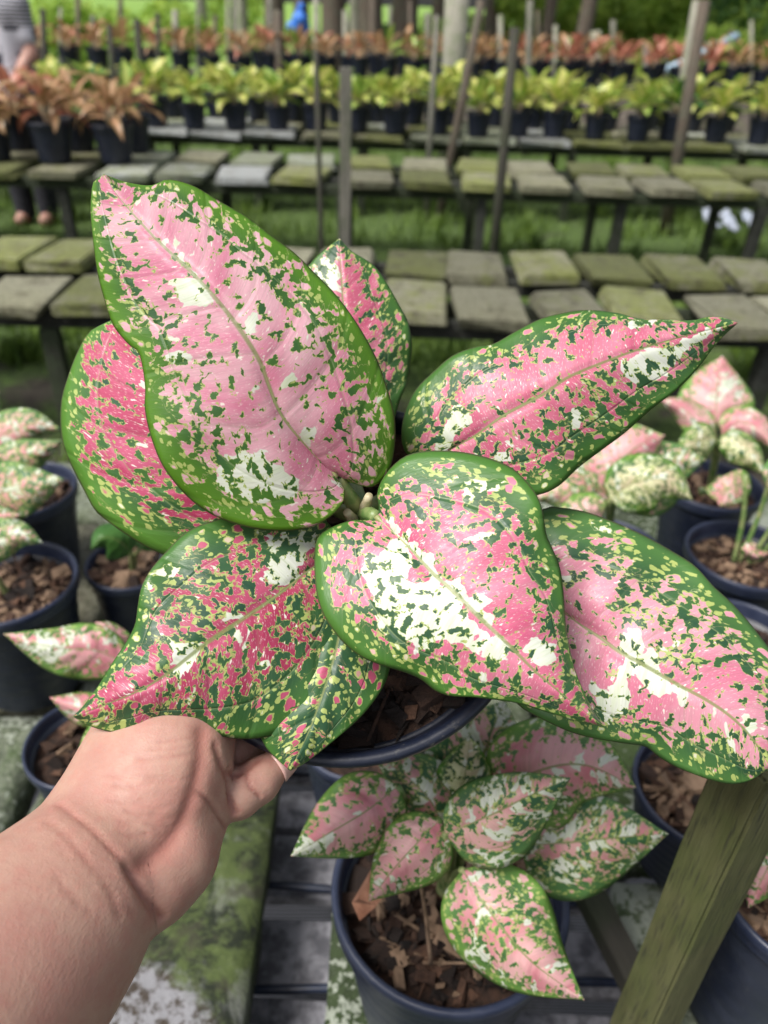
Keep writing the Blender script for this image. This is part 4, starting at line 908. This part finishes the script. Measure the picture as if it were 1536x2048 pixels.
prims += kb(C((200, 1674, .374, .0225), (250, 1588, .388, .0255), (292, 1500, .402, .025), (330, 1430, .414, .022)), .018)                            # thumb metacarpal
prims += kb(C((258, 1668, .376, .0215), (318, 1590, .384, .0245), (352, 1500, .396, .0235), (385, 1430, .410, .022)), .018)                              # ball of the thumb
prims += kb(C((228, 1752, .370, .019), (296, 1748, .370, .0195), (343, 1690, .381, .0190), (378, 1618, .396, .0175), (380, 1550, .409, .0145), (372, 1480, .420, .014)), .012)   # heel and little-finger edge of the palm
prims += kb(C((312, 1752, .364, .0195), (346, 1722, .371, .0190)), .010)
prims += kb(C((320, 1660, .388, .020), (355, 1560, .398, .0180), (370, 1470, .412, .016)), .016)                               # hollow of the palm
prims += kb(C((310, 1470, .408, .0205), (335, 1400, .416, .0145), (366, 1340, .426, .012), (392, 1285, .432, .0095)), .010)    # thumb, under the leaf
little = [(420, 1596, .402, .0135), (474, 1588, .404, .0125), (516, 1562, .411, .0115), (552, 1530, .418, .0088)]
ring = [(415, 1530, .414, .0125), (470, 1506, .426, .0120), (522, 1484, .438, .0110), (558, 1470, .448, .0085)]
middle = [(405, 1505, .418, .0135), (462, 1470, .438, .012), (512, 1440, .455, .011), (548, 1420, .468, .0085)]
index = [(392, 1470, .422, .0135), (440, 1425, .444, .012), (480, 1395, .464, .011), (512, 1380, .480, .0085)]
for fg in (little, ring, middle, index): prims += kb(C(*fg), .0035)
cr = lambda pts, w, d: ([U(*p) for p in crom(np.array(pts, float), 14)], w, d)
px = lambda pts, w, d: (pts, w, d)
creases = [px([(118, 1608), (190, 1664), (255, 1735), (285, 1790)], .0012, .0010), px([(92, 1640), (150, 1690), (215, 1775), (240, 1830)], .0012, .0007), px([(255, 1735), (290, 1795), (322, 1838)], .0022, .0022),
    px([(404, 1465), (398, 1540), (372, 1625), (335, 1690), (275, 1738)], .0040, .0018), px([(402, 1500), (396, 1555), (372, 1625), (330, 1688)], .0010, .0010), px([(394, 1580), (420, 1605), (452, 1655)], .0011, .0015),
    px([(320, 1484), (365, 1478), (406, 1470)], .0009, .0005), px([(275, 1516), (340, 1514), (396, 1506)], .0010, .0006), px([(300, 1500), (350, 1497), (400, 1488)], .0008, .0004),
    px([(458, 1535), (456, 1580), (470, 1626)], .0014, .0022), px([(494, 1546), (500, 1572), (520, 1592)], .0009, .0012), px([(455, 1545), (478, 1548), (520, 1518)], .0018, .0014), px([(430, 1490), (442, 1530), (455, 1560)], .0016, .0016)]
rw = np.random.default_rng(77)
for i in range(26):      # fine skin lines over the ball of the thumb and the wrist
    x, y = rw.uniform(235, 350), rw.uniform(1545, 1700); l = rw.uniform(35, 75); a_ = rw.uniform(.05, .45)
    creases.append(px([(x - l * .5, y - l * a_ * .3), (x, y + l * .06), (x + l * .5, y + l * (.05 - a_ * .25))], .0008, rw.uniform(.0002, .0005)))
for i in range(10):
    x, y = rw.uniform(120, 260), rw.uniform(1690, 1800); l = rw.uniform(40, 90)
    creases.append(px([(x - l * .4, y - l * .4), (x, y + 3), (x + l * .35, y + l * .45)], .0009, rw.uniform(.0002, .0004)))
hand_me, hsdf = sdf_mesh('person', prims, M['skin'], .0017, creases)
person = put('person', hand_me); tag(person, 'bare forearm and hand reaching in from the lower left to hold the pot', 'person')
nv_ = []; nf_ = []
tipc, tip1 = U(549, 1532, .4175), U(561, 1521, .4205); axn = tip1 - tipc; axn /= np.linalg.norm(axn); nn = ray(640, 1480); nn = np.cross(axn, np.cross(np.array(ray(560, 1520)) * -1 + np.array([.9, 0, 0]) , axn)); nn /= np.linalg.norm(nn); bb_ = np.cross(axn, nn)
for i in range(7):
    for j in range(7):
        a = (j - 3) / 3 * .95; l = (i - 3) / 3
        nv_.append(tipc + axn * (.003 + .0055 * l * (1 - .15 * (j - 3) ** 2 / 9)) + (nn * math.cos(a) + bb_ * math.sin(a)) * (.0103 - .0011 * (i / 6)))
for i in range(6):
    for j in range(6): q = i * 7 + j; nf_.append((q, q + 1, q + 8, q + 7))
nl = put('fingernail', mesh('fingernail', nv_, nf_, M['nail']), person); thicken(nl, .0006)

# second person, behind the left cluster of plants: patterned shirt, cut by the frame
def shirt_mat():
    t = NT('shirt_black_white'); p = t.obj(); n = t.noise(p, 9, 2, .5); w = t.n('ShaderNodeTexWave', bands_direction='Z'); t.l(p, w.inputs[0]); w.inputs['Scale'].default_value = 14; w.inputs['Distortion'].default_value = 2
    q = t.n('ShaderNodeSeparateXYZ'); t.l(p, q.inputs[0])
    c = t.mix(t.ss(n, .52, .58), (.50, .50, .56), (.03, .03, .045)); st = t.mix(t.ss(w.outputs[1], .45, .55), (.45, .45, .50), (.04, .04, .05))
    c = t.mix(t.ss(q.outputs[2], 1.24, 1.28), c, st); t.base(c); t.rough(.85); return t.mat
PX, PY = UY(-2, 100, 6.0)[0] + .02, 6.0
W = lambda x, y, z: np.array([PX + x, PY + y, z])
body = [(W(-.08, 0, 0.08), .055, W(-.09, 0, .45), .062), (W(-.09, 0, .45), .065, W(-.085, 0, .85), .085), (W(.09, 0, .08), .055, W(.1, 0, .45), .062), (W(.1, 0, .45), .065, W(.085, 0, .85), .085),
        (W(-.09, -.10, .04), .04, W(-.09, .03, .05), .045), (W(.09, -.10, .04), .04, W(.09, .03, .05), .045),
        (W(-.05, 0, .9), .12, W(.05, 0, .9), .12), (W(-.05, 0, .95), .115, W(-.07, 0, 1.32), .105), (W(.05, 0, .95), .115, W(.07, 0, 1.32), .105), (W(-.15, 0, 1.38), .055, W(.15, 0, 1.38), .055),
        (W(0, 0, 1.38), .055, W(0, -.01, 1.5), .05), (W(0, -.02, 1.56), .085, W(0, -.015, 1.66), .088),
        (W(-.18, 0, 1.37), .05, W(-.23, -.02, 1.1), .042), (W(-.23, -.02, 1.1), .042, W(-.2, -.18, .92), .03), (W(.17, 0, 1.37), .05, W(.205, -.03, 1.1), .042), (W(.205, -.03, 1.1), .04, W(.12, -.2, .95), .028), (W(.12, -.2, .95), .026, W(.09, -.27, .93), .016), (W(-.2, -.18, .92), .028, W(-.17, -.25, .9), .016)]
me2, _ = sdf_mesh('person', body, M['skin'], .016, k=.05)
p2 = put('person', me2); tag(p2, 'person in a black and white patterned shirt standing at the left edge behind the plants', 'person')
trous = simple('trousers_dark', (.012, .013, .02), (.03, .03, .04), 40, .9, .2)
bd2 = [(a[0], a[1] + .018, a[2], a[3] + .018) for a in body]
sm, _ = sdf_mesh('shirt', [bd2[i] for i in (6, 7, 8, 9)] + [(bd2[12][0], .068, W(-.21, -.01, 1.2), .066), (bd2[14][0], .068, W(.19, -.015, 1.2), .066)], shirt_mat(), .014, k=.05); put('shirt', sm, p2)
tm, _ = sdf_mesh('trousers', [bd2[i] for i in (0, 1, 2, 3)] + [(W(-.05, 0, .88), .128, W(.05, 0, .88), .128)], trous, .014, k=.04); put('trousers', tm, p2)
hm_, _ = sdf_mesh('hair', [(W(0, .02, 1.60), .09, W(0, .03, 1.68), .09), (W(0, .06, 1.6), .07, W(0, .07, 1.5), .05)], simple('hair_black', (.01, .009, .008), (.02, .018, .016), 60, .5, .2), .012, k=.04); put('hair', hm_, p2)

# ------------------------------------------------------------------ weeds, shrubs, trees, litter
def blades(n, region, h, mat, nm, seed, zf=lambda x, y: 0.0, wide=.006):
    rs = np.random.default_rng(seed); V = []; F = []
    for _ in range(n):
        x, y = region(rs); hh = h * rs.uniform(.4, 1.2); a = rs.uniform(0, 6.283); ca, sa = math.cos(a), math.sin(a); ln = rs.uniform(.1, .7) * hh; w = wide * rs.uniform(.6, 1.5); z = zf(x, y); b = len(V)
        V += [(x - ca * w, y - sa * w, z), (x + ca * w, y + sa * w, z), (x + ca * w * .7 - sa * ln * .4, y + sa * w * .7 + ca * ln * .4, z + hh * .6), (x - ca * w * .7 - sa * ln * .4, y - sa * w * .7 + ca * ln * .4, z + hh * .6), (x - sa * ln, y + ca * ln, z + hh)]
        F += [(b, b + 1, b + 2, b + 3), (b + 3, b + 2, b + 4)]
    return mesh(nm, V, F, mat, False)
def foliage_mat(nm, a, b, tr=.35):
    t = NT(nm); n = t.noise(t.pos(), 3.5, 4, .6); f = t.noise(t.pos(), 40, 2, .5)
    c = t.mix(t.ss(t.m('ADD', n, t.m('MULTIPLY_ADD', f, .6, -.3)), .32, .68), a, b); t.base(c); t.rough(.55)
    s = t.n('ShaderNodeBsdfTranslucent'); t.l(c, s.inputs['Color']); mx = t.n('ShaderNodeMixShader'); mx.inputs[0].default_value = tr
    t.l(t.b.outputs[0], mx.inputs[1]); t.l(s.outputs[0], mx.inputs[2]); t.l(mx.outputs[0], t.out.inputs['Surface']); return t.mat
M['grass'] = foliage_mat('weeds_green', (.05, .10, .016), (.20, .31, .055)); M['shrub'] = foliage_mat('shrub_bright', (.22, .38, .05), (.48, .62, .12), .5); M['shrub_d'] = foliage_mat('shrub_deep', (.04, .11, .025), (.14, .26, .05))
def alley(rs):
    q = rs.uniform()
    y = rs.uniform(5.5, 9.8) if q < .45 else (rs.uniform(3.35, 4.5) if q < .75 else (rs.uniform(1.7, 2.5) if q < .775 else rs.uniform(8, 14)))
    for _ in range(6):
        cx = rs.uniform(-.62, .62) * (y + 1.0)
        if math.sin(cx * 3.1 + y * 2) + math.sin(cx * 7.3 - y * 5.1) + math.sin(cx * 1.3 + y * 9) > rs.uniform(-1.2, 1.6): break
        y = y + rs.uniform(-.3, .3) * (3.5 < y)
    return cx + .1 * math.sin(cx * 9), y
wd = put('grass', blades(30000, alley, .13, M['grass'], 'weeds', 3)); tag(wd, 'green weeds and grass growing on the ground between the benches', 'weeds', kind='stuff')
def leaves_vf(centers, radii, n, size, rs):
    V = np.zeros((n, 4, 3)); ci = rs.integers(0, len(centers), n)
    d = rs.normal(size=(n, 3)); d /= np.linalg.norm(d, axis=1)[:, None]; rr = rs.uniform(.35, 1, n) ** .6
    c = np.array(centers)[ci] + d * rr[:, None] * np.array(radii)[ci]
    a = rs.normal(size=(n, 3)); a /= np.linalg.norm(a, axis=1)[:, None]; b = np.cross(a, d + rs.normal(size=(n, 3)) * .6); b /= np.linalg.norm(b, axis=1)[:, None]
    s = size * rs.uniform(.6, 1.4, n)[:, None]
    V[:, 0] = c - a * s; V[:, 1] = c + b * s * .45; V[:, 2] = c + a * s; V[:, 3] = c - b * s * .45
    return V.reshape(-1, 3), np.arange(n * 4).reshape(-1, 4)
def shrub(loc, rx, h, n, size, mat, label, seed, group='shrubs beyond the far bench'):
    rs = np.random.default_rng(seed); root = empty('shrub', loc); tag(root, label, 'shrub', group)
    k = 9; cs = [(rs.uniform(-.7, .7) * rx, rs.uniform(-.4, .4) * rx, h * rs.uniform(.25, .8)) for _ in range(k)]; rd = [np.array([rx * .42, rx * .36, h * .30]) * rs.uniform(.6, 1.15) for _ in range(k)]
    V, F = leaves_vf(cs, rd, n, size, rs); put('foliage', mesh('foliage', V, F, M[mat], False), root)
    for q in range(4):
        t = cs[q]; put('branch', tube('branch', [(0, 0, -.1), (t[0] * .4, t[1] * .4, t[2] * .5), t], [.035, .025, .012], M['bark'], 6), root)
sh = [(5.1, 15.2, 1.9, 1.15, 5200, .085, 'shrub', 'bright green bush behind the thick dark pole at the right'), (3.4, 17.5, 1.8, 1.5, 4800, .085, 'shrub', 'bright green bush between two trunks right of the pale concrete post'), (7.4, 16.0, 2.2, 1.7, 5600, .09, 'shrub_d', 'deep green bush at the right end of the far bank'),
      (6.4, 19.0, 2.6, 2.0, 5200, .1, 'shrub', 'tall bright bush behind the deep green bush'), (1.55, 19.0, 1.3, 1.4, 3600, .085, 'shrub', 'light green bush directly right of the pale concrete post'), (-1.0, 21.0, 1.3, 1.25, 2600, .09, 'shrub_d', 'dark green bush among the brown trunks'), (-7.8, 20.0, 2.2, 1.5, 4200, .09, 'shrub', 'bright bush beyond the grass, above the left orange plants'),
      (-5.2, 24.0, 2.0, 1.5, 3600, .1, 'shrub', 'pale green bush beyond the grass, left of the brown trunks'), (9.5, 21, 2.6, 2.2, 4200, .1, 'shrub_d', 'dark bush at the far right, mostly outside the frame')]
for i, a in enumerate(sh): shrub((a[0], a[1], .4 if a[0] > 3 else 0), *a[2:7], a[7], 60 + i)
def tree(x, y, r, h, mat, label, seed, lean=0.0, n=1500, lm='shrub_d'):
    rs = np.random.default_rng(seed); root = empty('tree', (x, y, 0)); tag(root, label, 'tree', 'trees beyond the far bench')
    P = [(lean * h * t + .08 * math.sin(3 * t + seed), .06 * math.sin(5 * t + seed), h * t - .1) for t in np.linspace(0, 1, 9)]; rad = [r * (1.35 if t == 0 else 1 - .7 * t) for t in np.linspace(0, 1, 9)]
    tr_ = put('trunk', tube('trunk', P, rad, M[mat], 12), root); top = P[-1]; cs = []
    for k in range(5):
        a = k * 1.26 + rs.uniform(0, .6); s0 = P[5 + k % 3]; e = (s0[0] + math.cos(a) * h * .22, s0[1] + math.sin(a) * h * .22, s0[2] + h * rs.uniform(.15, .3)); cs.append(e)
        put('limb', tube('limb', [s0, ((s0[0] + e[0]) / 2, (s0[1] + e[1]) / 2, (s0[2] + e[2]) / 2 + .1), e], [r * .4, r * .28, r * .12], M[mat], 8), tr_)
    cs += [top, (top[0], top[1], top[2] + .5)]
    V, F = leaves_vf(cs, [np.array([h * .19, h * .19, h * .13]) * rs.uniform(.7, 1.2) for _ in cs], n, .16, rs); put('crown', mesh('crown', V, F, M[lm], False), root)
for i, (px_, Y, r, mt, ln, lb) in enumerate(((490, 19, .16, 'bark_pale', .0, 'slim pale tree trunk left of the blue bag'), (545, 15.5, .20, 'bark', .01, 'brown tree trunk just left of the blue bag'), (660, 15, .23, 'bark', -.01, 'brown tree trunk just right of the blue bag'), (705, 18, .15, 'bark_pale', .01, 'pale trunk above the thick grey post'), (745, 14.6, .22, 'bark', .0, 'brown trunk right of the thick grey post'),
        (815, 15.8, .26, 'bark', .01, 'wide brown trunk left of the pale concrete post'), (985, 17, .16, 'bark', .0, 'brown trunk behind the leaning brown pole'), (1088, 16, .12, 'bark', .02, 'slim brown trunk behind the dark leaning stake'), (1148, 13.6, .14, 'bark', .05, 'leaning reddish trunk left of the bright bush'), (1235, 20, .16, 'bark', .0, 'trunk standing in the bright bushes'), (410, 24, .16, 'bark_pale', .0, 'pale trunk at the edge of the grass'), (610, 22, .2, 'bark', .0, 'dark trunk directly behind the blue bag'), (880, 21, .2, 'bark', 0, 'dark trunk directly behind the pale concrete post'))):
    tree(UY(px_, 90, Y)[0], Y, r, 6.5 + (i % 4) * .8, mt, lb, 200 + i, ln, 1100)
# blue bag on a stake, pale blue pipe, white sheet, red litter
bag_me, _ = sdf_mesh('bag', [((0, 0, 0), .07, (.03, 0, .12), .10), ((-.08, 0, .05), .06, (.08, .02, .04), .07), ((.02, 0, .2), .03, (.05, 0, .26), .05)], simple('bag_blue', (.02, .13, .55), (.05, .22, .70), 25, .45, .4, .02), .012, k=.03)
q = UY(595, 40, 11.6); bag = put('plastic_bag', bag_me, None, (q[0], q[1], q[2] - .12)); tag(bag, 'crumpled bright blue plastic bag hung among the brown trunks', 'bag')
far_post('stake', 600, 0, 600, 11.7, .05, 'bark', 'thin brown stake the blue bag hangs on', round_=True, cat='stake')
M['pipe'] = simple('pipe_blue', (.30, .45, .58), (.38, .52, .62), 20, .4, 0)
pp = put('pipe', tube('pipe', [UY(1330, 140, 12.0), UY(1400, 108, 12.2), UY(1474, 72, 12.4)], .05, M['pipe'], 10)); tag(pp, 'pale blue pipe slanting across the bank at the right', 'pipe')
sheet = simple('sheet_white', (.30, .34, .42), (.42, .46, .54), 20, .35, .3)  # small bluish-white sheets, added for the bright spots under the bench
for i, (px_, py_) in enumerate(((1420, 445), (1455, 452), (1500, 450))):
    c = UY(px_, py_, 5.9); rs = np.random.default_rng(i); V = []; F = []
    for a in range(6):
        for b in range(6): V.append((c[0] + (a - 2.5) * .017, c[1] + (b - 2.5) * .06, max(.02, c[2] + rs.uniform(-.02, .03) + .012 * (b))))
    for a in range(5):
        for b in range(5): z = a * 6 + b; F.append((z, z + 1, z + 7, z + 6))
    o = put('plastic_sheet', mesh('plastic_sheet', V, F, sheet)); thicken(o, .002); tag(o, ['left', 'middle', 'right'][i] + ' one of three bluish-white sheets added under the slab bench at the right', 'sheet', 'bluish-white sheets under the bench')
lit = put('fallen_leaves', mesh('fallen_leaves', *leaves_vf([(-1.0, 1.95, .02), (-.9, 3.9, .02), (-1.5, 1.8, .02), (.15, 2.2, .02)], [np.array([.3, .25, .02])] * 4, 240, .03, np.random.default_rng(5)), M['red'], False))
for nm_ in ('leaf', 'vein'):
    pass
lit.data.materials[0] = simple('dead_leaf', (.20, .06, .04), (.32, .12, .07), 30, .8, 0)
tag(lit, 'reddish dead leaves scattered on the ground before the empty bench', 'dead leaves', kind='stuff')
